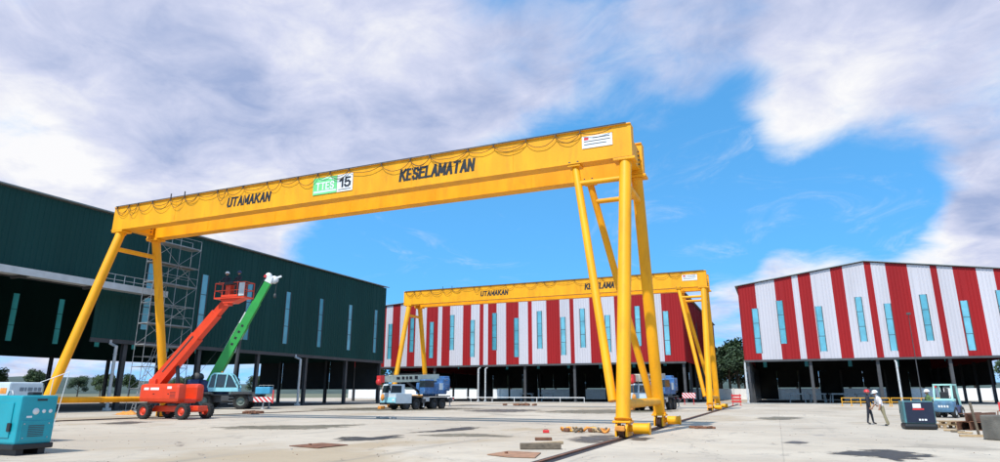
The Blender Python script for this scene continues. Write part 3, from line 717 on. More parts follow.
# ------------------------------------------------------------------ vehicles
def wheel_mesh(r, w, rim=LGREY, rimr=.55, lugs=0):
    """wheel about the local y axis, centred at the origin"""
    b = mb(RUBBER); A = V((0, 1, 0)); h = w / 2
    b.lathe([(r * rimr, -h * .75), (r * .80, -h), (r * .95, -h * .92), (r, -h * .65), (r, h * .65), (r * .95, h * .92), (r * .80, h), (r * rimr, h * .75)], (0, 0, 0), A, 24)
    for i in range(lugs):
        t = 2 * math.pi * i / lugs; rot = M4.Rotation(-t, 3, 'Y')
        for s_ in (-1, 1): b.box(rot @ V((r * 1.0, s_ * h * .45, s_ * .03)), (r * .09, h * .8, r * .10), rot)
    tyre = b.mesh('tyre')
    c = mb(rim)
    for s_ in (-1, 1):
        c.lathe([(r * rimr, s_ * h * .75), (r * rimr * .92, s_ * h * .5), (r * .34, s_ * h * .32), (r * .3, s_ * h * .62), (r * .12, s_ * h * .68), (0, s_ * h * .68)], (0, 0, 0), A, 20)
        for k in range(8):
            t = k * math.pi / 4; c.tube((r * .42 * math.cos(t), s_ * h * .36, r * .42 * math.sin(t)), (r * .42 * math.cos(t), s_ * h * .5, r * .42 * math.sin(t)), r * .03, n=6)
    return tyre, c.mesh('rim')
def wheels(o, wm, pos, r):
    for x, y in pos:
        t = place('wheel', wm[0], o, (x, y, r)); place('rim', wm[1], t)

# person ---------------------------------------------------------------
def person(label, loc, rz, shirt, trousers, helmet, lean=0.0, arms=((.10, .05), (.10, .05)), stride=.06, group=None, h=1.70, bend=0.0):
    o = thing('person', label, 'person', loc, rz, group)
    k = h / 1.75
    def tor(p):   # lean the trunk forward (+x) about the hips
        q = V(p) - V((0, 0, .95)); q.rotate(M4.Rotation(lean, 3, 'Y')); return q + V((0, 0, .95))
    J = {}; Rr = {}
    def j(n, p, r, t=False): J[n] = (tor(p) if t else V(p)) * k; Rr[n] = (r[0] * k, r[1] * k) if isinstance(r, tuple) else (r * k, r * k)
    j('pel', (0, 0, .95), (.15, .11)); j('belly', (0.01, 0, 1.10), (.145, .105), 1); j('chest', (.01, 0, 1.30), (.165, .115), 1); j('neckb', (0, 0, 1.46), (.075, .07), 1)
    j('neck', (.015, 0, 1.52), .055, 1); j('jaw', (.045, 0, 1.59), (.066, .07), 1); j('skull', (.02, 0, 1.67), (.078, .09), 1); j('crown', (.01, 0, 1.735), (.05, .06), 1)
    for s_, nm, (fwd, out) in ((1, 'l', arms[0]), (-1, 'r', arms[1])):
        sh = V((0, s_ * .19, 1.42)); el = sh + V((.28 * math.sin(fwd * .5), s_ * (.05 + out * .3), -.28 * math.cos(fwd * .5))); wr = el + V((.25 * math.sin(fwd), s_ * (.02 + out * .2), -.25 * math.cos(fwd)))
        j('sh' + nm, sh, .068, 1); j('el' + nm, el, .05, 1); j('wr' + nm, wr, .032, 1); j('pa' + nm, wr + (wr - el).normalized() * .07, (.034, .022), 1)
        j('hip' + nm, (0, s_ * .095, .88), .095); j('kn' + nm, (s_ * stride * .6 + .015 - bend, s_ * .10, .49), .066); j('an' + nm, (s_ * stride - bend * 2, s_ * .105, .09), .048); j('to' + nm, (s_ * stride + .15 - bend * 2, s_ * .115, .035), (.045, .035))
    E = [('pel', 'belly', 1), ('belly', 'chest', 1), ('chest', 'neckb', 1), ('neckb', 'neck', 2), ('neck', 'jaw', 2), ('jaw', 'skull', 2), ('skull', 'crown', 2)]
    for n in 'lr': E += [('chest', 'sh' + n, 1), ('sh' + n, 'el' + n, 1), ('el' + n, 'wr' + n, 1 if shirt is not SHIRT else 2), ('wr' + n, 'pa' + n, 2), ('pel', 'hip' + n, 0), ('hip' + n, 'kn' + n, 0), ('kn' + n, 'an' + n, 0), ('an' + n, 'to' + n, 3)]
    names = list(J); ix = {n: i for i, n in enumerate(names)}
    def skin(vs, es, rs, root, sub):
        me = bpy.data.meshes.new('skel'); me.from_pydata(vs, es, []); ob = bpy.data.objects.new('skel', me); COL.objects.link(ob)
        ob.modifiers.new('s', 'SKIN')
        for i, r in enumerate(rs): me.skin_vertices[0].data[i].radius = r
        me.skin_vertices[0].data[root].use_root = True
        m = ob.modifiers.new('u', 'SUBSURF'); m.levels = sub; m.render_levels = sub
        r = bpy.data.meshes.new_from_object(ob.evaluated_get(bpy.context.evaluated_depsgraph_get())); bpy.data.objects.remove(ob); return r
    body = skin([J[n] for n in names], [(ix[a], ix[b_]) for a, b_, _ in E], [Rr[n] for n in names], ix['pel'], 2)
    B = MB(); ms = (trousers, shirt, SKIN, BLK)
    B.mats = list(ms)
    def seg(p, a, b_):
        d = b_ - a; t = max(0, min(1, (p - a).dot(d) / d.length_squared)); return (p - a - d * t).length
    def take(me, fixed=None):
        o_ = len(B.v); B.v += [v.co.copy() for v in me.vertices]
        for f in me.polygons:
            c = f.center; m = fixed if fixed is not None else min(E, key=lambda e: seg(c, J[e[0]], J[e[1]]) / max(Rr[e[0]][0], .04))[2]
            B.smooth.add(len(B.f)); B.f.append([o_ + i for i in f.vertices]); B.m.append(m)
        bpy.data.meshes.remove(me)
    take(body)
    for s_, n in ((1, 'l'), (-1, 'r')):       # five fingers rooted in the palm
        d = (J['pa' + n] - J['wr' + n]).normalized(); y = d.cross(V((0, 1, 0))).normalized(); z = d.cross(y)
        for q in range(4):
            a = J['wr' + n] + d * .06 * k + y * (q - 1.5) * .019; ln = (.075, .088, .082, .064)[q] * k
            take(skin([a, a + d * ln * .55, a + d * ln * .9 + z * -s_ * .02], [(0, 1), (1, 2)], [(.0105,) * 2, (.0095,) * 2, (.0075,) * 2], 0, 1), 2)
        a = J['wr' + n] + d * .025 + y * -.025; take(skin([a, a + d * .04 - y * .028, a + d * .075 - y * .034], [(0, 1), (1, 2)], [(.012,) * 2, (.011,) * 2, (.008,) * 2], 0, 1), 2)
    # face
    rot = M4.Rotation(lean, 3, 'Y'); hc = J['skull']
    B.use(SKIN); B.box(hc + rot @ (V((.092, 0, -.035)) * k), V((.035, .026, .045)) * k, rot, (.5, .6))
    for s_ in (-1, 1): B.use(SKIN); B.box(hc + rot @ (V((.0, s_ * .088, -.03)) * k), V((.035, .018, .055)) * k, rot); B.use(BLK); B.box(hc + rot @ (V((.081, s_ * .032, -.008)) * k), V((.012, .022, .01)) * k, rot)
    B.use(REDP); B.box(hc + rot @ (V((.078, 0, -.085)) * k), V((.014, .045, .01)) * k, rot)
    B.build('body', o)
    if helmet:
        hb = mb(helmet); ax = rot @ V((0, 0, 1))
        hb.lathe([(.150, -.012), (.152, 0), (.130, .012), (.125, .05), (.105, .095), (.06, .125), (.0, .132)], hc + rot @ (V((-.005, 0, .035)) * k), ax, 18)
        hb.box(hc + rot @ (V((.15, 0, .035)) * k), V((.07, .16, .012)) * k, rot)
        hb.build('safety_helmet', o)
    return o

def gpt(x, y): p = onz(x, y); return V((p.x, p.y, .006))
person('worker in dark clothes and a red safety helmet, facing a colleague', gpt(871, 424.5), R(-15), DKCLOTH, DKCLOTH, REDP, stride=.12, arms=((.9, .1), (.3, .1)))
person('worker in a white shirt and white safety helmet leaning towards a colleague', gpt(884.5, 426), R(195), SHIRT, KHAKI, WHITE, lean=.30, arms=((.7, .1), (.9, .1)), stride=.08, bend=.10)

# boom lift ---------------------------------------------------------------
LO = V((-35.5, 30.1, 0)); LS = .885
def boom_lift():
    o = thing('boom_lift', 'orange red telescopic boom lift with a raised work basket', 'boom lift', LO, R(4))
    o.scale = (LS,) * 3
    wm = wheel_mesh(.55, .42, LIFTR, .52, 18)
    wheels(o, wm, [(-1.75, -1.1), (-1.75, 1.1), (1.75, -1.1), (1.75, 1.1)], .56)
    b = mb(LIFTR); b.rbox((0, 0, .72), (3.3, 1.0, .42), .08); b.rbox((-1.75, 0, .62), (.4, 1.75, .26), .05); b.rbox((1.75, 0, .62), (.4, 1.75, .26), .05); b.rbox((2.2, 0, .75), (.5, .9, .34), .06)
    b.use(DARKST); b.lathe([(0, .92), (.62, .92), (.62, 1.08), (0, 1.08)], (0, 0, 0), n=24); b.build('chassis', o)
    b = mb(LIFTR); b.rbox((-.5, 0, 1.25), (3.5, 1.1, .3), .08)
    b.build('turntable', o)
    for s_ in (-1, 1):
        b = mb(LIFTR); b.rbox((-.55, s_ * .84, 1.82), (3.7, .72, 1.28), .26); c = b.build('cowl', o)
        for x0, x1, z in ((-1.95, -1.5, 2.02), (-1.35, -.55, 2.02), (.2, .6, 2.1)): q = mb(WHITE); bx(q, *((x0, x1) + tuple(sorted((s_ * 1.199, s_ * 1.203))) + (z, z + .17))); q.build('decal', c)
        for k in range(5): q = mb(BLK); q.box((.75 + .0 * k, s_ * 1.2, 1.5 + k * .09), (.5, .012, .035)); q.build('louvre', c)
        for x in (-1.0, .35): q = mb(BLK); q.rbox((x, s_ * 1.205, 1.75), (.12, .03, .06), .01); q.build('latch', c)
    b = mb(LIFTR); b.rbox((-2.1, 0, 2.1), (.7, 1.0, 1.5), .14); b.build('counterweight', o)
    # boom: pivot at the counterweight end, rising over the turntable
    P0 = V((-1.75, 0, 2.85)); tip = (M4.Rotation(-R(4), 3, 'Z') @ (onY(231, 297, LO.y) - LO)) / LS
    d = (tip - P0); n = d.normalized(); ln = d.length
    b = mb(LIFTR); b.bar(P0 - n * .5, P0 + n * (ln * .52), .62, .92, h2=.80, w2=.56); bo = b.build('boom', o)
    b = mb(LIFTR); b.bar(P0 + n * (ln * .50), P0 + n * (ln * .80), .48, .68); b.build('boom_section', bo)
    b = mb(LIFTR); b.bar(P0 + n * (ln * .79), tip, .38, .54); b.build('boom_section', bo)
    b = mb(BLK); b.tube(V((.1, 0, 1.5)), P0 + n * (ln * .24) - V((0, 0, .25)), .13, n=12); b.use(STEEL); b.tube(P0 + n * 1.6 - V((0, 0, .3)), P0 + n * (ln * .3) - V((0, 0, .2)), .08, n=10); b.build('lift_cylinder', o)
    b = mb(DARKST); u = n.cross(V((0, 1, 0))); b.path([P0 + n * (ln * t) + V((0, -.27, .12)) for t in (.06, .2, .35, .5)], .07, 6); b.build('hose', bo)
    # basket
    k = M4.Rotation(-R(4), 3, 'Z')
    bc = tip + V((.35, -.1, -.15)); e = thing_part('basket', o, bc)
    b = mb(LIFTR); bx(b, -1.35, 1.35, -.5, .5, -.04, .06); bx(b, -.55, -.2, -.3, .2, -.5, 1.0); bx(b, -.7, .75, -.52, -.46, .06, .22)
    b.prism([(-.9, -.04), (-.6, -.35), (.2, -.35), (1.0, -.04)], -.35, .35)
    b.build('platform', e)
    r = mb(LIFTR)
    for z in (.55, 1.1):
        for a, c in (((-1.33, -.48), (1.33, -.48)), ((1.33, -.48), (1.33, .48)), ((1.33, .48), (-1.33, .48)), ((-1.33, .48), (-1.33, -.48))): r.tube((*a, z), (*c, z), .028, n=6)
    for x in (-1.33, -.66, 0, .66, 1.33):
        for y in (-.48, .48): r.tube((x, y, 0), (x, y, 1.1), .028, n=6)
    r.build('guard_rail', e)
    b = mb(LGREY); bx(b, .85, 1.33, -.53, -.505, .1, 1.05); b.build('mesh_panel', e)
    b = mb(BLK); b.rbox((-.1, -.42, 1.05), (.8, .26, .22), .04); b.build('control_panel', e)
    rot = M4.Rotation(R(4), 3, 'Z')
    fl = LO + rot @ ((bc + V((0, 0, .065))) * LS)
    return o, fl
lift, fl = boom_lift()
person('worker in a white helmet standing in the raised work basket', fl + V((-.84, .07, 0)), R(-60), DKCLOTH, DKCLOTH, WHITE, arms=((.9, .1), (1.1, .1)), stride=.05)
person('worker in a dark helmet standing behind the basket control panel', fl + V((.1, .18, 0)), R(-90), DKCLOTH, DKCLOTH, NAVY, arms=((1.0, .1), (1.0, .1)), stride=.05)

# rough terrain crane -----------------------------------------------------
def rt_crane():
    rz = R(28); org = V((-52.4, 50.6, 0))
    o = thing('mobile_crane', 'mobile crane with raised bright green boom and light blue cab', 'mobile crane', org, rz)
    wm = wheel_mesh(.78, .6, mat('green grey rim', (.16, .2, .17), .6), .55, 20)
    wheels(o, wm, [(-2.0, -1.15), (-2.0, 1.15), (1.7, -1.15), (1.7, 1.15)], .79)
    b = mb(DARKST); b.rbox((-.2, 0, 1.0), (7.6, 1.1, .7), .06); b.rbox((-.2, 0, 1.42), (7.4, 2.2, .16), .04)
    for x in (-2.0, 1.7): b.rbox((x, 0, .79), (.35, 2.0, .35), .05)
    for x in (-2.0, 1.7):
        for s_ in (-1, 1): b.prism([(x - 1.0, 1.5), (x - .75, 1.72), (x + .75, 1.72), (x + 1.0, 1.5)], s_ * 1.42 - .3, s_ * 1.42 + .3)
    b.build('chassis', o)
    for x in (-4.1, 3.9):
        b = mb(DARKST); b.rbox((x, 0, .95), (.5, 2.5, .5), .04); q = b.build('outrigger_box', o)
        b = mb(HAZ); bx(b, x - .95, x + .95, -1.36, -1.31, .72, 1.22) if x > 0 else bx(b, x - .6, x + 1.35, -1.36, -1.31, .72, 1.22)
        b.build('hazard_plate', q)
        b = mb(HAZ); s_ = 1 if x > 0 else -1; bx(b, *sorted((x + s_ * .26, x + s_ * .30)), -1.3, 1.3, .72, 1.22); b.build('hazard_plate', q)
        b = mb(REDP); px = x + (.98 if x > 0 else 1.36); bx(b, px - .06, px + .06, -1.38, -1.29, .6, 1.9); b.build('marker_post', q)
        b = mb(STEEL)
        for yy in (-1.1, 1.1): b.tube((x, yy, .12), (x, yy, .9), .08, n=8); b.lathe([(0, 0), (.25, 0), (.25, .05), (.1, .12), (0, .12)], (x, yy, .02), n=12)
        b.build('outrigger_jack', q)
    b = mb(MBLUE); b.use(mat('engine cover blue', (.05, .32, .52), .45, var=.15)); b.rbox((3.75, -.55, 1.85), (1.5, 1.3, .72), .1); b.build('engine_cover', o)
    b = mb(NAVY); b.rbox((-2.0, .2, 2.25), (3.6, 1.7, 1.1), .12); b.rbox((-3.3, 0, 2.5), (1.2, 2.3, .9), .1); b.lathe([(0, 1.5), (.8, 1.5), (.8, 1.72), (0, 1.72)], (-.8, 0, 0), n=20); b.build('turret', o)
    # cab: sloping windscreen to the right
    c = mb(LBLUE); pro = [(-1.6, 1.75), (1.35, 1.75), (1.3, 2.15), (-1.7, 2.15)]
    c.prism(pro, -1.35, -.25)
    fr = [(-1.7, 2.15), (-1.45, 3.35), (-1.2, 3.55), (.25, 3.55), (.6, 3.3), (1.3, 2.15)]
    for y0 in (-1.36, -.32):
        for (xa, za), (xb, zb) in zip(fr, fr[1:]): c.bar((xa, y0 + .04, za), (xb, y0 + .04, zb), .09, .13)
        c.bar((.0, y0 + .04, 2.15), (.15, y0 + .04, 3.5), .09, .12); c.bar((-1.0, y0 + .04, 2.15), (-.9, y0 + .04, 3.5), .09, .10)
    c.prism([(-1.45, 3.48), (-1.2, 3.6), (.25, 3.6), (.5, 3.42)], -1.36, -.24)
    cab = c.build('cab', o)
    gl = mb(GLASS); gl.prism([(-1.6, 2.2), (-1.4, 3.3), (-1.15, 3.45), (.2, 3.45), (.5, 3.25), (1.2, 2.2)], -1.28, -.34); gl.build('window', cab)
    b = mb(BLK); b.path([(1.0, -1.38, 2.6), (1.45, -1.55, 2.75), (1.5, -1.58, 2.4)], .02, 5); b.rbox((1.5, -1.6, 2.25), (.06, .22, .36), .02); b.build('mirror', cab)
    b = mb(BLK); b.rbox((-.45, -1.39, 2.25), (.16, .03, .05), .01); b.build('handle', cab)
    b = mb(mat('orange lamp', (.8, .25, .02), .4)); b.lathe([(0, 0), (.08, 0), (.07, .16), (0, .18)], (-.6, -.8, 3.6), n=10); b.build('beacon', cab)
    for x in (.1, 2.75): b = mb(DARKST); b.rbox((x, -1.15, 1.05), (.8, .35, .55), .06); b.build('tool_box', o)
    for z in (.55, .85, 1.15): b = mb(STEEL); b.box((.75, -1.36, z), (.5, .12, .03)); b.build('step', o)
    for x in (2.7, 3.2, 3.7, 4.2): b = mb(STEEL); b.tube((x, 1.1, 1.5), (x, 1.1, 2.4), .02, n=5); b.build('guard_rail', o)
    b = mb(STEEL); b.tube((2.7, 1.1, 2.4), (4.2, 1.1, 2.4), .02, n=5); b.build('guard_rail', o)
    b = mb(DARKST); b.lathe([(0, -.5), (.45, -.5), (.45, -.44), (.28, -.44), (.28, .44), (.45, .44), (.45, .5), (0, .5)], (-3.3, .1, 3.2), V((0, 1, 0)), 16); b.build('winch_drum', o)
    # boom
    P0 = V((-1.9, .25, 2.75))
    wpos = lambda x, y, yy: M4.Rotation(-rz, 3, 'Z') @ (onY(x, y, yy) - org)
    tip = wpos(269, 281, 52.3)
    n = (tip - P0).normalized(); ln = (tip - P0).length
    b = mb(CRGREEN); b.bar(P0 - n * .9, P0 + n * (ln * .55), .72, .96); bo = b.build('boom', o)
    b = mb(CRGREEN); b.bar(P0 + n * (ln * .54), P0 + n * (ln * .78), .62, .82); b.build('boom_section', bo)
    b = mb(CRGREEN); b.bar(P0 + n * (ln * .77), tip, .52, .70); b.build('boom_section', bo)
    w = n.cross(V((0, 1, 0))).normalized(); w = -w if w.z < 0 else w
    b = mb(WHITE); b.bar(P0 + n * (ln * .30) + w * .50, P0 + n * (ln * .66) + w * .50, .40, .10, up=w); b.use(BLK)
    for t in (.36, .42, .48, .54): q = P0 + n * (ln * t) + V((0, -.365, 0)); b.bar(q - n * .12, q + n * .12, .02, .25)
    b.build('marking', bo)
    b = mb(WHITE); b.bar(tip - n * .2, tip + n * .55, .6, .75, h2=.5); b.lathe([(0, -.2), (.42, -.2), (.42, -.1), (.33, -.1), (.33, .1), (.42, .1), (.42, .2), (0, .2)], tip + n * .35 - w * .45, V((0, 1, 0)), 18)
    b.lathe([(0, -.15), (.33, -.15), (.33, .15), (0, .15)], tip + n * .5 + w * .3, V((0, 1, 0)), 16); b.use(REDP); b.bar(tip + n * .3 + w * .45, tip + n * .3 + w * .72, .3, .3); b.use(WHITE); b.bar(tip + n * .4 - w * .3, tip + V((1.3, 0, .55)), .14, .2); b.build('boom_head', bo)
    b = mb(DARKST); b.tube(V((.3, .25, 2.2)), P0 + n * (ln * .42) - w * .4, .17, n=12); b.use(STEEL); b.tube(P0 + n * (ln * .3) - w * .6, P0 + n * (ln * .5) - w * .38, .1, n=10); b.build('lift_cylinder', o)
    b = mb(DARKST); b.path([V((-3.3, .1, 3.5)), P0 + n * (ln * .5) + w * .62, tip + n * .45 + w * .62], .02, 5); b.build('hoist_rope', bo)
    b = mb(DARKST); b.path([tip + n * .3 - w * .8, tip + n * .1 - w * .8 - V((0, 0, 1.2))], .03, 5); b.lathe([(0, -.28), (.13, -.2), (.16, 0), (.1, .25), (0, .28)], tip + n * .1 - w * .8 - V((0, 0, 1.4)), n=10); b.build('hook_block', bo)
    return o
rt_crane()

# truck crane ---------------------------------------------------------------
def truck_crane(label, loc, rz, boomcol):
    """local +x is the driving direction, cab ahead, boom stowed forward over it"""
    o = thing('truck_crane', label, 'truck crane', loc, rz); o.scale = (.84, .95, .98)
    wm = wheel_mesh(.55, .42, DARKST, .5)
    wheels(o, wm, [(x, s_ * .95) for x in (2.7, 1.2, -1.7, -3.05) for s_ in (-1, 1)], .52)
    b = mb(DARKST); b.rbox((-.3, 0, .95), (8.6, 1.0, .5), .06); b.rbox((-1.0, 0, 1.3), (6.6, 2.4, .12), .03)
    for x in (2.7, 1.2, -1.7, -3.05): b.tube((x, -.9, .52), (x, .9, .52), .12, n=8)
    for x in (.1, -4.3): b.rbox((x, 0, .85), (.5, 2.45, .4), .04)
    b.build('chassis', o)
    # cab with low bumper
    c = mb(PUMPW); c.prism([(2.1, .62), (4.45, .62), (4.5, 1.55), (2.1, 1.55)], -1.22, 1.22); c.prism([(2.1, 1.55), (4.5, 1.55), (4.25, 2.42), (4.1, 2.5), (2.1, 2.5)], -1.2, .05)
    c.use(LBLUE); c.prism([(4.46, .66), (4.56, .66), (4.56, 1.2), (4.5, 1.2)], -1.22, 1.22)
    cab = c.build('cab', o)
    for y0, y1, pts in ((-1.225, -1.205, [(2.6, 1.65), (4.25, 1.65), (4.08, 2.35), (2.6, 2.35)]), (.045, .065, [(2.6, 1.65), (4.25, 1.65), (4.08, 2.35), (2.6, 2.35)])):
        gl = mb(GLASS); gl.prism(pts, y0, y1); gl.build('window', cab)
    gl = mb(GLASS); gl.add([(4.49, -1.1, 1.66), (4.49, -.05, 1.66), (4.285, -.05, 2.36), (4.285, -1.1, 2.36), (4.43, -1.1, 1.66), (4.43, -.05, 1.66), (4.22, -.05, 2.36), (4.22, -1.1, 2.36)], [(0, 1, 2, 3), (7, 6, 5, 4), (0, 4, 5, 1), (1, 5, 6, 2), (2, 6, 7, 3), (3, 7, 4, 0)]); gl.build('windscreen', cab)
    for s_ in (-1, 1): h = mb(WHITE); h.rbox((4.57, s_ * .9, .95), (.06, .34, .2), .02); h.build('headlight', cab)
    b = mb(BLK); b.rbox((4.6, 0, .6), (.14, 2.4, .2), .04); b.build('bumper', cab)
    # superstructure
    b = mb(MBLUE); b.rbox((-2.3, 0, 2.1), (3.0, 2.2, 1.2), .12); b.rbox((-3.6, 0, 2.5), (1.2, 2.4, 1.3), .1); b.lathe([(0, 1.34), (.75, 1.34), (.75, 1.55), (0, 1.55)], (-1.9, 0, 0), n=20); t = b.build('turret', o)
    q = mb(PUMPW); q.rbox((-2.2, -1.12, 2.2), (.9, .04, .8), .01); q.rbox((-2.9, 1.12, 2.3), (.9, .04, .7), .01); q.build('side_panel', t)
    b = mb(MBLUE); b.rbox((-.6, .85, 2.25), (1.5, .85, 1.5), .1); oc = b.build('operator_cab', o)
    gl = mb(GLASS); gl.rbox((-.6, .85, 2.55), (1.54, .89, .7), .03); gl.build('window', oc)
    b = mb(MBLUE); b.rbox((-4.2, 0, 3.15), (.9, 1.4, .5), .1); b.build('winch_housing', t)
    # stowed boom
    b = mb(boomcol); b.bar((-3.4, -.15, 3.25), (4.2, -.15, 3.02), .60, .72); bo = b.build('boom', o)
    b = mb(boomcol); b.bar((4.1, -.15, 3.02), (5.3, -.15, 2.98), .48, .58); b.build('boom_section', bo)
    b = mb(REDP); b.bar((5.3, -.15, 2.98), (5.9, -.15, 2.95), .6, .7); b.lathe([(0, -.2), (.3, -.2), (.3, .2), (0, .2)], (5.8, -.15, 2.7), V((0, 1, 0)), 14); b.build('boom_head', bo)
    for s_ in (-1, 1):
        for k, (x, w, h) in enumerate(((.2, .5, .34), (1.1, .42, .3), (1.75, .3, .3), (2.3, .4, .3), (3.0, .5, .26))): y = -.15 + s_ * .31; b = mb(BLK); bx(b, x, x + w, min(y, y + s_ * .01), max(y, y + s_ * .01), 3.04 - .03 * x, 3.04 - .03 * x + h); b.build('decal', bo)
    # fittings
    for s_ in (-1, 1):
        b = mb(BLK); b.path([(4.2, s_ * 1.2 if s_ < 0 else .1, 2.3), (4.55, s_ * 1.35 if s_ < 0 else .3, 2.35), (4.6, s_ * 1.38 if s_ < 0 else .33, 2.1)], .02, 5); b.rbox((4.6, s_ * 1.38 if s_ < 0 else .33, 2.0), (.06, .2, .34), .02); b.build('mirror', cab)
        b = mb(LGREY); b.rbox((-.3, s_ * 1.02, 1.0), (1.0, .36, .46), .06); b.build('tool_box', o)
        for x in (.1, -4.3): b = mb(STEEL); b.tube((x, s_ * 1.12, .25), (x, s_ * 1.12, .9), .07, n=8); b.lathe([(0, 0), (.2, 0), (.2, .05), (0, .05)], (x, s_ * 1.12, .22), n=10); b.build('outrigger_jack', o)
        b = mb(STEEL)
        for z in (1.7, 2.1, 2.5, 2.9, 3.3): b.tube((-3.75, s_ * 1.24, z - .35), (-3.35, s_ * 1.24, z - .35), .018, n=5)
        b.build('step', t)
    b = mb(DARKST); b.tube((1.85, -.95, 1.3), (1.85, -.95, 2.9), .07, n=8); b.build('exhaust_pipe', o)
    b = mb(DARKST); b.path([(-4.2, -.15, 3.45), (-1.0, -.15, 3.68), (3.0, -.15, 3.5), (5.75, -.15, 3.35)], .018, 5); b.build('hoist_rope', bo)
    b = mb(REDP); b.rbox((-4.67, .7, 2.2), (.05, .3, .12), .01); b.build('tail_light', t)
    for y in (-.8, .8): b = mb(HAZ); b.box((-4.86, y, 1.0), (.04, .8, .28)); b.build('hazard_plate', o)
    b = mb(ORANGE); b.lathe([(0, -.35), (.15, -.25), (.22, 0), (.14, .28), (0, .35)], (5.2, -.15, 1.2), n=12); b.path([(5.4, -.15, 2.5), (5.2, -.15, 1.5)], .03, 5); b.build('hook_block', bo)
    b = mb(ORANGE); b.rbox((4.9, -.6, .22), (.7, .5, .3), .08); b.build('chock', o)
    b = mb(DARKST); b.tube((-.6, -.15, 1.6), (1.6, -.15, 2.75), .14, n=10); b.build('lift_cylinder', o)
    return o
CREAMG = mat('pale grey green boom paint', (.46, .50, .42), .45, var=.2, scale=2, dirt=.3, dirtcol=(.2, .22, .16))
truck_crane('pale cabbed truck crane with blue machinery house and stowed grey green boom', gpt(417, 409.2), math.atan2(-.95, -.31), CREAMG)
truck_crane('truck crane with red tipped cream boom, half hidden behind the gantry crane legs', gpt(655, 410), math.atan2(-.97, -.22), mat('cream boom paint', (.62, .55, .42), .5, var=.2))

# forklift ---------------------------------------------------------------
def forklift():
    p = gpt(950.5, 417.5)
    o = thing('forklift', 'blue forklift with a pale teal overhead guard beside the dark generator', 'forklift', p, R(64))
    wm = wheel_mesh(.36, .26, LGREY, .5)
    wheels(o, wm, [(.75, -.5), (.75, .5), (-.75, -.48), (-.75, .48)], .36)
    FKB = mat('worn blue forklift paint', (.07, .16, .26), .5, var=.3, scale=3, dirt=.4, dirtcol=(.3, .42, .45))
    b = mb(FKB); b.rbox((-.75, 0, .72), (.85, 1.15, .75), .16); b.build('counterweight', o)
    b = mb(NAVY); b.rbox((.25, 0, .55), (1.4, 1.1, .5), .08); b.rbox((-.25, 0, .95), (.7, .9, .35), .06); b.use(PTEAL); b.rbox((-.55, 0, 1.14), (.85, 1.06, .18), .06); b.build('body', o)
    b = mb(BLK); b.rbox((-.3, 0, 1.2), (.5, .5, .14), .05); b.rbox((-.55, 0, 1.42), (.14, .48, .5), .05); b.build('seat', o)
    b = mb(PTEAL)
    for s_ in (-1, 1):
        b.bar((.75, s_ * .52, .8), (.35, s_ * .50, 2.12), .10, .10); b.bar((-.85, s_ * .52, 1.05), (-.62, s_ * .50, 2.12), .10, .10); b.bar((-.68, s_ * .50, 2.14), (.42, s_ * .50, 2.14), .10, .09)
    for x in (-.66, .40): b.bar((x, -.5, 2.14), (x, .5, 2.14), .10, .09)
    for k in range(5): b.bar((-.66, -.36 + .18 * k, 2.16), (.4, -.36 + .18 * k, 2.16), .03, .04)
    b.build('overhead_guard', o)
    b = mb(DARKST)
    for s_ in (-1, 1): b.bar((1.2, s_ * .32, .15), (1.2, s_ * .32, 2.05), .10, .14); b.bar((1.08, s_ * .2, .2), (1.08, s_ * .2, 1.9), .07, .1)
    for z in (.4, 1.2, 2.0): b.bar((1.2, -.32, z), (1.2, .32, z), .08, .08)
    b.build('mast', o)
    for s_ in (-1, 1): b = mb(STEEL); b.bar((1.3, s_ * .25, .12), (2.35, s_ * .25, .10), .11, .05, h2=.02); b.bar((1.32, s_ * .25, .1), (1.32, s_ * .25, .7), .11, .05); b.build('fork', o)
    b = mb(WHITE)
    for i in range(4): bx(b, -1.185, -1.178, -.3 + i * .16, -.2 + i * .16, .66, .80)
    b.build('decal', o)
    b = mb(BLK); b.lathe([(.16, 0), (.19, .015), (.16, .03)], (.35, 0, 1.3), V((-.5, 0, 1)), 16); b.bar((.45, 0, .8), (.35, 0, 1.3), .05); b.build('steering_wheel', o)
    b = mb(REDP); b.rbox((-.66, .42, 2.0), (.06, .16, .12), .02); b.build('tail_light', o)
    return o
forklift()
person('worker in olive green clothes and white helmet beside the dark generator', gpt(933.5, 424.0), R(200), GRSH, GRSH, WHITE, lean=.08, stride=.08, arms=((.5, .1), (.4, .1)), h=1.72)

# generators ---------------------------------------------------------------
def generator(name, label, x0, x1, y0, y1, h, body, dark_base=True):
    o = thing(name, label, 'generator', ((x0 + x1) / 2, (y0 + y1) / 2, 0)); hx = (x1 - x0) / 2; hy = (y1 - y0) / 2
    b = mb(BLK)
    for s_ in (-1, 1): bx(b, -hx + .05, hx - .05, s_ * (hy - .2) - .09, s_ * (hy - .2) + .09, .0, .16)
    b.rbox((0, 0, .22), (2 * hx + .08, 2 * hy + .08, .14), .03); b.build('skid_base', o)
    b = mb(body); b.rbox((0, 0, .28 + (h - .28) / 2), (2 * hx, 2 * hy, h - .28), .06); cas = b.build('canopy', o)
    return o, cas, hx, hy
o, cas, hx, hy = generator('generator', 'teal sound proof generator with white round emblems on its end panel', -21.6, -18.52, 10.85, 11.80, 1.54, TEAL)
d = mb(TEAL); d.rbox((-hx + .9, -hy - .012, .95), (1.0, .03, .8), .012); d.build('door', cas)
d = mb(TEAL); d.rbox((hx - .75, -hy - .012, .9), (.95, .03, .9), .012); dd = d.build('door', cas)
d = mb(BLK); d.rbox((hx - .30, -hy - .03, .72), (.14, .05, .22), .02); d.build('handle', dd)
d = mb(BLK)
for k in range(6): d.box((hx - 1.05, -hy - .03, 1.05 + k * .045), (.3, .02, .02))
d.build('louvre', dd)
d = mb(WHITE)
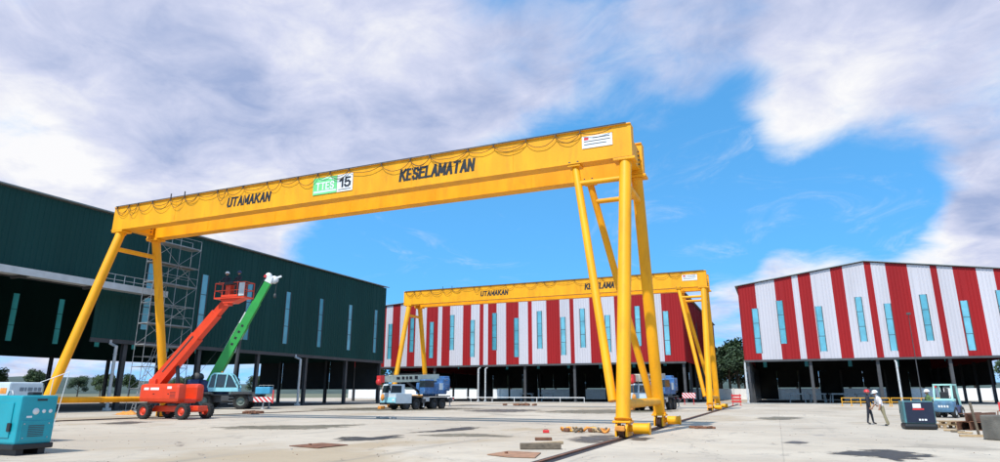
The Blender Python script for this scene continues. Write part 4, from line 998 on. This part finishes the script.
for (y, z, r) in ((-.02, 1.12, .085), (.19, 1.12, .05), (.36, 1.12, .05)):
    d.lathe([(0, 0), (r, 0), (r, .006), (0, .006)], (hx, y - .05, z), V((1, 0, 0)), 20)
d.build('emblem', cas)
d = mb(BLK); d.rbox((hx + .005, .05, 1.42), (.02, .26, .05), .008); d.build('vent', cas)
d = mb(BLK); d.rbox((hx - .3, 0, 1.58), (.25, .25, .10), .03); d.build('exhaust_cap', o)
d = mb(TEAL); d.rbox((hx + .008, 0, .62), (.02, 2 * hy - .16, .52), .008); pe = d.build('access_panel', cas)
for y in (-hy + .16, hy - .16):
    for z in (.44, .80): d = mb(STEEL); d.tube((hx + .016, y, z), (hx + .03, y, z), .018, n=8); d.build('bolt', pe)
for k in range(7): d = mb(DARKST); d.box((hx + .022, 0, .48 + k * .045), (.012, .4, .016)); d.build('louvre', pe)
d = mb(STEEL); d.path([(hx - 1.5, 0, 1.54), (hx - 1.45, 0, 1.66), (hx - 1.3, 0, 1.66), (hx - 1.25, 0, 1.54)], .02, 6); d.build('lifting_eye', o)
d = mb(WHITE); d.box((hx + .006, -.22, .98), (.008, .14, .05)); d.build('decal', cas)
X1 = onY(9, 390, 13.0).x; Y2 = onX(43, 390, X1).y
o, cas, hx, hy = generator('generator', 'pale grey machine with an orange corner panel behind the teal generator', X1 - 2.6, X1, 13.0, Y2, 1.95, PUMPW)
d = mb(ORANGE); bx(d, hx - .45, hx - .12, -hy - .012, -hy - .004, 1.58, 1.76); d.build('decal', cas)
for u, w in ((-.20, .12), (-.05, .05), (.04, .14), (.22, .09), (.34, .10)): d = mb(mat('faded dark print', (.16, .2, .24), .6)); bx(d, hx + .004, hx + .010, u * (hy / .5), (u + w) * (hy / .5), 1.66, 1.78); d.build('decal', cas)
for a, c in (((hx - .05, hy - .1, 1.95), (hx + .75, hy + .3, 2.3)), ((hx + .75, hy + .3, 2.3), (hx + .35, hy + .3, .3)), ((hx + .3, hy + .1, 2.1), (hx + .15, hy + .1, .3)), ((hx, hy + .1, .3), (hx + .35, hy + .3, .3))): d = mb(WHITE); d.tube(a, c, .013, n=6); d.build('tow_frame', o)

p0 = gpt(905.5, 429.5)
o = thing('generator', 'dark navy generator with rounded black base and a white warning label', 'generator', (p0.x + .62, p0.y + .42, 0), R(3)); o.scale = (.76, .8, .86)
SLATE = mat('slate teal paint', (.06, .17, .19), .45, var=.15, scale=3); DNAVY = mat('dark navy panel', (.010, .014, .035), .45, var=.2, scale=2)
b = mb(BLK); b.rbox((0, 0, .17), (1.72, 1.12, .30), .14); b.build('skid_base', o)
b = mb(SLATE); b.rbox((0, 0, .88), (1.62, 1.02, 1.14), .07); cas = b.build('canopy', o)
b = mb(DNAVY); b.rbox((.03, -.515, .88), (1.46, .03, 1.05), .01); pn = b.build('panel', cas)
for x0, x1, z0, z1 in ((-.30, .12, 1.10, 1.32), (-.08, .03, .46, .55), (.07, .15, .46, .55), (.20, .33, .46, .55)): b = mb(WHITE); bx(b, x0, x1, -.542, -.532, z0, z1); b.build('decal', pn)
b = mb(REDP); bx(b, -.32, .26, -.540, -.533, 1.00, 1.08); b.build('decal', pn)
b = mb(BLK); b.rbox((-.4, 0, 1.48), (.26, .26, .08), .03); b.build('exhaust_cap', o)
b = mb(SLATE); b.rbox((-.82, 0, .88), (.03, .72, .8), .012); d = b.build('door', cas)
b = mb(BLK); b.rbox((-.845, .25, .9), (.03, .06, .16), .01); b.build('handle', d)

# ------------------------------------------------------------------ scaffold tower
SCAF = mat('weathered scaffold tube', (.27, .275, .28), .6, metal=.3, var=.3, scale=2)
o = thing('scaffold_tower', 'tall galvanised scaffold tower against the green shed wall', 'scaffold', (-54.6, 43.9, 0))
def tube_mesh(n, a, b_, r, m=SCAF): return mb(m).tube(a, b_, r, n=8).mesh(n)
ys = (-2.5, 0, 2.5); xs_ = (-.65, .65); H = 16.0
pm_ = tube_mesh('standard', (0, 0, .04), (0, 0, H + .9), .03); lm = tube_mesh('ledger', (0, 0, 0), (0, 2.5, 0), .024); tm = tube_mesh('transom', (-.65, 0, 0), (.65, 0, 0), .03)
bp = mb(STEEL).box((0, 0, .02), (.2, .2, .04)).mesh('base_plate'); dm = tube_mesh('brace', (0, 0, 0), (0, 2.5, 2.0), .022); dm2 = tube_mesh('brace', (0, 2.5, 0), (0, 0, 2.0), .022); dk = mb(WOOD); dk.box((0, 1.25, .05), (1.2, 2.45, .05)); dk = dk.mesh('deck')
dk2 = mb(SCAF).box((0, 1.25, .05), (1.25, 2.48, .10)).mesh('deck')
for x in xs_:
    for y in ys: q = place('standard', pm_, o, (x, y, 0)); place('base_plate', bp, q)
for k in range(1, 9):
    z = 2.0 * k
    for y in ys: place('transom', tm, o, (0, y, z))
    for x in xs_:
        for y in ys[:2]:
            place('ledger', lm, o, (x, y, z)); place('ledger', lm, o, (x, y, z + (.95 if k % 2 == 0 else -.05) - .02))
for k in range(8):
    j = k % 2; place('brace', dm, o, (.69, ys[j], 2.0 * k + .02)); place('brace', dm, o, (-.69, ys[1 - j], 2.0 * k + .02)); place('brace', dm2, o, (.72, ys[1 - j], 2.0 * k + .02))
for k in (3, 4, 6, 7, 8):
    for y in ys[:2]: place('deck', dk2 if k != 7 else dk, o, (0, y, 2.0 * k))
b = mb(STEEL)
for s_ in (-.2, .2): b.tube((s_, -2.3, .1), (s_, -.3, 7.9), .03, n=6)
for i in range(24): t = (i + .5) / 24; b.tube((-.2, -2.3 + 2 * t, .1 + 7.8 * t), (.2, -2.3 + 2 * t, .1 + 7.8 * t), .02, n=5)
b.mats = [SCAF]; b.build('ladder', o)

# ------------------------------------------------------------------ barriers, debris, kerbs
def barrier(name, label, loc, rz, L_, m, group=None, h=1.0, n=3, cat='barrier'):
    o = thing(name, label, cat, loc, rz, group)
    for i in range(n):
        b = mb(m); x = -L_ / 2 + L_ * i / (n - 1); b.tube((x, 0, .04), (x, 0, h), .05, n=8); b.box((x, 0, .02), (.3, .45, .04)); b.build('post', o)
    for z in (h * .5, h * .95): b = mb(m); b.tube((-L_ / 2, 0, z), (L_ / 2, 0, z), .045, n=8); b.build('rail', o)
    return o
YBAR = mat('yellow barrier paint', (.72, .36, .02), .55, var=.2, scale=2, dirt=.3)
base = onz(832, 404.5); 
for k in range(2):
    barrier('safety_barrier', 'yellow tube safety barrier in the row before the right striped shed', (base.x + 2.9 + k * 5.4, 92, .004), 0, 5.2, YBAR, 'yellow barriers before the striped shed', 1.05, 6)
def board(label, px, py, w, h, m, post):
    p = gpt(px, py); o = thing('barrier_board', label, 'barrier', p, R(23))
    b = mb(m); b.box((0, 0, 1.25), (w, .06, h)); b.build('board', o)
    for s_ in (-1, 1): b = mb(post); b.bar((s_ * w * .35, 0.06, .03), (s_ * w * .35, .06, 1.25 + h / 2), .07); b.box((s_ * w * .35, .06, .03), (.12, .7, .06)); b.build('leg', o)
board('red and white striped barrier board beside the gantry crane leg', 689.5, 404.5, 1.9, .75, HAZ, REDP)
p = gpt(737, 405.5)
o = thing('barrier_board', 'plain red slatted barrier near the corner of the right striped shed', 'barrier', p, R(23))
for k in range(3): b = mb(REDP); b.box((0, 0, .5 + .38 * k), (1.3, .05, .24)); b.build('slat', o)
for s_ in (-1, 1): b = mb(REDP); b.bar((s_ * .5, .06, .03), (s_ * .5, .06, 1.5), .07); b.box((s_ * .5, .06, .03), (.12, .7, .06)); b.build('leg', o)
# red low barrier, far right
for k in range(4):
    p = V((19.5 + k * 3.1, 70.5 - k * .6, .004)); o = thing('plastic_barrier', 'red plastic road barrier standing in the line behind the forklift', 'barrier', p, R(-11), 'red barriers behind the forklift')
    b = mb(REDP); b.prism([(-.28, 0), (.28, 0), (.26, .2), (.12, .3), (.09, .8), (-.09, .8), (-.12, .3), (-.26, .2)], -1.45, 1.45, lambda a, q, z: (q, a, z)); b.build('body', o)
    b = mb(WHITE)
    for s_ in (-1, 1): bx(b, s_ * .8 - .35, s_ * .8 + .35, -.125, -.098, .42, .62)
    b.build('reflector', o)
# kerb and white pipe rail along the shed fronts
b = mb(CONC); bx(b, -58, -5.6, 105.6, 106.1, .004, .14); struct('kerb', b)
b = mb(CONC); bx(b, -4.9, 60, 105.6, 106.1, .004, .14); struct('kerb', b)
o = thing('pipe_rail', 'low white pipe rail along the front of the wide striped shed', 'railing', (-44.5, 104.6, .004))
b = mb(WHITE); b.tube((-14.5, 0, .85), (15, 0, .85), .06, n=8); b.build('rail', o)
for i in range(8): b = mb(WHITE); x = -14.4 + i * 4.19; b.tube((x, 0, .0), (x, 0, .85), .05, n=8); b.build('post', o)

def plank(name, label, cat, px0, px1, py, w, h, m, z=0.0, group=None, tilt=0, lie=None):
    a, c = onz(px0, py), onz(px1, py + tilt); d = c - a
    o = thing(name, label, cat, ((a.x + c.x) / 2, (a.y + c.y) / 2, z + .006), math.atan2(d.y, d.x), group)
    b = mb(m); L_ = d.length; b.rbox((0, 0, h / 2), (L_, w, h), .02); b.build('beam' if cat != 'plate' else 'sheet', o); return o
plank('timber_baulk', 'thick grey timber baulk lying near the crane rail', 'timber', 520, 561, 449.3, .22, .17, WOOD)
q = plank('timber_baulk', 'short thin timber offcut behind the thick baulk', 'timber', 535, 552, 440.5, .14, .10, RUST)
plank('timber_baulk', 'pale weathered plank leaning across the thick timber baulk', 'timber', 530, 562, 446.0, .16, .09, PINE, tilt=-2)
def sheet(label, pts, m, th=.016):
    P = [onz(*p) for p in pts]; c = sum(P, V()) / len(P)
    o = thing('steel_plate', label, 'steel plate', (c.x, c.y, .012)); b = mb(m); n = len(P)
    b.add([(p.x - c.x, p.y - c.y, z) for z in (0, th) for p in P], [tuple(range(n)), tuple(range(n, 2 * n))[::-1]] + [(i, (i + 1) % n, n + (i + 1) % n, n + i) for i in range(n)]); b.build('sheet', o)
    b = mb(RUST); q = P[0].lerp(P[2], .35) - c; b.tube((q.x, q.y, th), (q.x, q.y, th + .05), .05, n=8); b.build('lifting_lug', o)
sheet('rusty steel plate lying alone on the open concrete', [(289, 446.4), (322, 443.6), (348, 445.4), (318, 448.6)], RUST)
PLATE2 = mat('light rust plate', (.36, .19, .11), .8, var=.35, scale=3, bump=.3, dirt=.4, dirtcol=(.25, .2, .16))
sheet('reddish steel plate lying beside the crane rail', [(487, 455.2), (508, 451.8), (541, 453.4), (535, 458.4), (508, 457.6)], PLATE2)
# orange lifting gear beside the crane foot
p = gpt(588, 432.5)
o = thing('lifting_gear', 'heap of orange lifting slings and shackles by the crane foot', 'lifting gear', p)
rr = random.Random(5)
for i in range(9):
    m = (ORANGE, YBAR, PINE, WOOD)[i % 4]; b = mb(m); x = -1.0 + i * .23; y = rr.uniform(-.35, .35); r = rr.uniform(.10, .17); pts = []
    for k in range(13): t = 2 * math.pi * k / 12; pts.append((x + r * 1.3 * math.cos(t), y + r * math.sin(t), .06 + .07 * math.sin(t * 2 + i) + .05))
    b.path(pts, .045, 6); b.build('sling', o)
for i in range(4): b = mb((RUST, ORANGE)[i % 2]); b.rbox((-.9 + i * .5, rr.uniform(-.2, .2), .09), (.26, .18, .16), .05, M4.Rotation(rr.uniform(0, 3), 3, 'Z')); b.build('shackle_block', o)
p = gpt(546, 433.0); o = thing('red_box', 'small red tool box on the concrete', 'box', p, R(20)); b = mb(REDP); b.rbox((0, 0, .06), (.26, .16, .12), .02); b.build('case', o); b = mb(BLK); b.path([(-.06, 0, .12), (-.05, 0, .15), (.05, 0, .15), (.06, 0, .12)], .010, 5); b.build('handle', o)
# orange sheet heap by the lift
p = gpt(127, 414.6); o = thing('orange_tarpaulin', 'crumpled orange tarpaulin heap beside the boom lift', 'tarpaulin', p)
b = mb(ORANGE); NX, NY = 22, 14; vs = []; fs = []
for i in range(NX + 1):
    for j in range(NY + 1):
        u, v = i / NX * 2 - 1, j / NY * 2 - 1; h = max(0, 1 - (u * u + v * v)) ** .6
        z = h * (.20 + .22 * MN.noise(V((u * 2.6, v * 2.6, 4))) + .12 * MN.noise(V((u * 6, v * 6, 1)))); vs.append((u * .95 + .08 * MN.noise(V((u * 3, v * 3, 7))), v * .6 + .08 * MN.noise(V((u * 3, v * 3, 2))), max(.004, z)))
for i in range(NX):
    for j in range(NY): a = i * (NY + 1) + j; fs.append((a, a + NY + 1, a + NY + 2, a + 1))
b.add(vs, fs, True); b.build('sheet', o)
# rope / rubble heaps
def heap(label, px, py, w, seed, m, n=14):
    o = thing('scrap_heap', label, 'scrap', gpt(px, py)); r = random.Random(seed)
    for i in range(n):
        b = mb(m); x, y = r.gauss(0, w * .3), r.gauss(0, w * .15); s_ = r.uniform(.08, .22) * (w / 1.2)
        b.rbox((x, y, s_ * .3), (s_ * 1.6, s_, s_ * .6), .02, M4.Rotation(r.uniform(0, 3), 3, 'Z') @ M4.Rotation(r.uniform(-.3, .3), 3, 'X')); b.build('chunk', o)
heap('small dark scrap heap on the open concrete to one side of the rail', 701, 428.5, 1.0, 1, RUST)
heap('low heap of dark offcuts near the wide striped shed', 519, 405.5, 3.0, 2, RUST)
heap('heap of rubble chunks on the yard near the truck crane', 386, 419.0, 1.4, 4, CONC, 8)
heap('scattered dark offcuts by the mobile crane wheel', 256, 413.8, 2.2, 6, RUST, 10)

# loose grit and stone chips all over the slab
b = MB(); gr = random.Random(21)
for m in (CONC, RUST, WOOD, CONC): b.use(m)
for i in range(900):
    d = 9 + 60 * gr.random() ** 1.4; a = -YAW + R(gr.uniform(-40, 40)); x, y = math.sin(a) * d, math.cos(a) * d
    if x < -57: continue
    b.cur = i % 3; s_ = gr.uniform(.006, .018) * (2.0 if gr.random() < .06 else 1); rot = M4.Rotation(gr.uniform(0, 3), 3, 'Z') @ M4.Rotation(gr.uniform(0, 1), 3, 'X')
    b.box((x, y, s_ * .4), (s_ * 2, s_ * 1.4, s_), rot, (.7, .6))
tag(b.build('stone_chips'), 'loose grit and stone chips scattered on the yard', 'grit', kind='stuff')
# timber and steel at the right edge
def pallet(label, loc, rz, m=PINE):
    o = thing('pallet', label, 'pallet', loc, rz)
    s = mb(m).box((0, 0, 0), (1.2, .11, .022)).mesh('board'); bl = mb(m).box((0, 0, 0), (.1, .12, .09)).mesh('block'); rn = mb(m).box((0, 0, 0), (.1, 1.0, .022)).mesh('runner')
    for k in range(7): place('board', s, o, (0, -.45 + .15 * k, .149))
    for x in (-.54, 0, .54):
        place('runner', rn, o, (x, 0, .127)); place('runner', rn, o, (x, 0, .011))
        for y in (-.44, 0, .44): place('block', bl, o, (x, y, .069))
    return o
p = gpt(951, 428); pallet('pale timber pallet lying flat in front of the forklift', p, R(20))
pallet('pale timber pallet stacked on the flat one before the forklift', V((p.x + .05, p.y + .06, .172)), R(32))
pallet('pale timber pallet beside the stacked pair', gpt(965, 425.5), R(5))
p = gpt(953, 432.2); 
for k in range(3): plank('timber_offcut', 'loose timber offcut on the ground before the pallets', 'timber', 944 + k * 7, 957 + k * 8, 431 + k * 1.2, .10, .08, (PINE, WOOD, PINE)[k], group='loose offcuts before the pallets', tilt=.6)
# rusty steel channels stacked
p = gpt(984, 430)
for k in range(5):
    o = thing('steel_channel', 'rusty steel channel in the stack beside the concrete block', 'steel channel', (p.x - .35 + (k % 3) * .42 + (k // 3) * .2, p.y + .6, .006 + (k // 3) * .36), R(62 + (k * 37 % 7) - 3), 'rusty channels in the stack')
    b = mb(RUST); b.box((0, 0, .18), (3.0, .02, .34)); b.box((0, .09, .345), (3.0, .2, .02)); b.box((0, .09, .012), (3.0, .2, .02)); b.build('channel', o)
p = gpt(997, 441)
o = thing('concrete_block', 'dark weathered concrete block with lifting loops beside the rusty channels', 'concrete block', (p.x + .75, p.y + .7, .004), R(35))
b = mb(mat('dark weathered concrete', (.15, .14, .12), .9, var=.35, scale=2, bump=.4, dirt=.5)); b.rbox((0, 0, .42), (1.7, 1.0, .84), .05); b.build('block', o)
b = mb(RUST)
for s_ in (-1, 1): b.path([(s_ * .5 - .1, 0, .84), (s_ * .5 - .08, 0, .98), (s_ * .5 + .08, 0, .98), (s_ * .5 + .1, 0, .84)], .018, 6)
b.build('lifting_loop', o)
p = gpt(979.5, 437)
o = thing('marker_post', 'slim upright timber post with a base before the rusty channels', 'post', p, R(10)); b = mb(WOOD); b.bar((0, 0, .05), (-.12, 0, 1.25), .07); b.build('post', o); b = mb(PINE); b.box((0, 0, .04), (1.3, .12, .08)); b.build('base', o)
# thin leaning lamp pole by the right shed
p = onY(921, 392, 100); o = thing('lamp_pole', 'slim dark floodlight pole in front of the right striped shed', 'lamp pole', (p.x, 100, .004))
b = mb(DARKST); b.tube((0, 0, 0), (0, 0, 12.0), .07, .035, n=8); b.box((0, 0, .03), (.4, .4, .06)); b.build('pole', o)
b = mb(DARKST); b.rbox((0, -.2, 12.0), (.5, .25, .3), .04); b.build('floodlight', o)
# dark trestles and pale blocks under the right shed
for k, (x, y) in enumerate(((3.2, 122), (6.4, 123.5), (9.5, 122.5), (13.5, 124), (-46, 121), (-42, 122))):
    o = thing('work_trestle', 'pale steel work trestle standing under the striped sheds', 'trestle', (x, y, .004), R(k * 7 % 20), 'trestles under the sheds')
    b = mb(LGREY); b.box((0, 0, 1.45), (2.6, 1.4, .22)); b.build('top', o)
    for sx_ in (-1, 1):
        for sy_ in (-1, 1): b = mb(LGREY); b.bar((sx_ * 1.2, sy_ * .6, 0), (sx_ * 1.05, sy_ * .5, 1.3), .14); b.build('leg', o)

# ------------------------------------------------------------------ boundary wall, trees, hills behind
for i in range(24):
    o = thing('boundary_wall', 'white boundary wall section behind the striped sheds', 'wall', (-128 + i * 11.2, 181, 0), 0, 'boundary wall sections')
    b = mb(WHITE); b.box((0, 0, 1.35), (10.9, .25, 2.7)); b.build('wall_panel', o); b = mb(LGREY); b.box((5.6, 0, 1.45), (.3, .4, 2.9)); b.build('pier', o)
LEAF = [mat('dark tree foliage', (.030, .060, .022), .7, var=.5, scale=.6), mat('mid tree foliage', (.050, .085, .028), .7, var=.5, scale=.6)]
BARK = mat('bark', (.12, .09, .065), .9, var=.3)
def tree_meshes(seed, h):
    r = random.Random(seed); b = mb(BARK); top = h * .62
    b.tube((0, 0, -.1), (.1, .05, h * .35), h * .028, h * .02, n=8); b.tube((.1, .05, h * .34), (.0, .1, top), h * .02, h * .008, n=8)
    cl = []
    for i in range(9):
        t = 2.4 * i; z0 = h * (.28 + .04 * i); e = V((math.cos(t) * h * r.uniform(.16, .27), math.sin(t) * h * r.uniform(.16, .27), z0 + h * r.uniform(.10, .24))); b.tube((.05, .05, z0), e, h * .010, h * .004, n=5); cl.append((e, h * r.uniform(.11, .17)))
    for i in range(6): cl.append((V((r.gauss(0, h * .09), r.gauss(0, h * .09), h * r.uniform(.62, .88))), h * r.uniform(.10, .15)))
    tr = b.mesh('trunk'); c = mb(LEAF[seed % 2])
    for p, rad in cl:
        for k in range(300):
            d = V((r.gauss(0, 1), r.gauss(0, 1), r.gauss(0, .8))).normalized(); q = p + d * rad * r.random() ** .45; s_ = h * r.uniform(.012, .024)
            u = V((r.gauss(0, 1), r.gauss(0, 1), r.gauss(0, 1))).normalized(); w = u.orthogonal().normalized()
            c.add([q - u * s_ * 1.4, q + w * s_ * .7, q + u * s_ * 1.4, q - w * s_ * .7], [(0, 1, 2, 3)])
    return tr, c.mesh('crown')
TM = [tree_meshes(s, 10.0) for s in range(4)]
def tree(x, y, h, label, group, k):
    o = thing('tree', label, 'tree', (x, y, -.02), R(k * 77 % 360), group); s_ = h / 10
    t = place('trunk', TM[k % 4][0], o, scale=(s_,) * 3); place('crown', TM[k % 4][1], o, scale=(s_ * random.uniform(.95, 1.25), s_ * 1.05, s_))
    return o
rt_ = random.Random(11)
k = 0
for i in range(46):
    x = -150 + i * 6.2 + rt_.uniform(-1.5, 1.5); y = 192 + rt_.uniform(0, 16)
    hh = rt_.uniform(11, 16)
    tree(x, y, hh, 'dark broadleaf tree in the row behind the boundary wall', 'trees behind the boundary wall', k); k += 1
for px, y, hh in ((712, 186, 15.5), (722, 188, 14), (731, 184, 14.5), (740, 186, 17)):
    q = onY(px, 393, y); tree(q.x, y, hh, 'dark tree showing in the gap between the two striped sheds', 'trees in the gap between the sheds', k); k += 1
for i in range(22):
    x = -190 + rt_.uniform(-18, 12); y = 10 + i * 9.0 + rt_.uniform(-3, 3)
    tree(x, y, rt_.uniform(5, 9.5), 'low tree seen through the open base of the green shed', 'trees beyond the green shed', k); k += 1
b = mb(HILL); vs = []; fs = []
N = 90
for i in range(N + 1):
    a = R(-100 + 200 * i / N); hz = 26 + 38 * abs(MN.noise(V((i * .13, 2, 0)))) + 8 * MN.noise(V((i * .6, 5, 0)))
    for d, z in ((1500, -3), (1750, hz * .7), (1950, hz), (2300, -3)): vs.append((math.sin(a) * d, math.cos(a) * d, z))
for i in range(N):
    for j in range(3): q = i * 4 + j; fs.append((q, q + 4, q + 5, q + 1))
b.add(vs, fs, True); struct('hills', b)
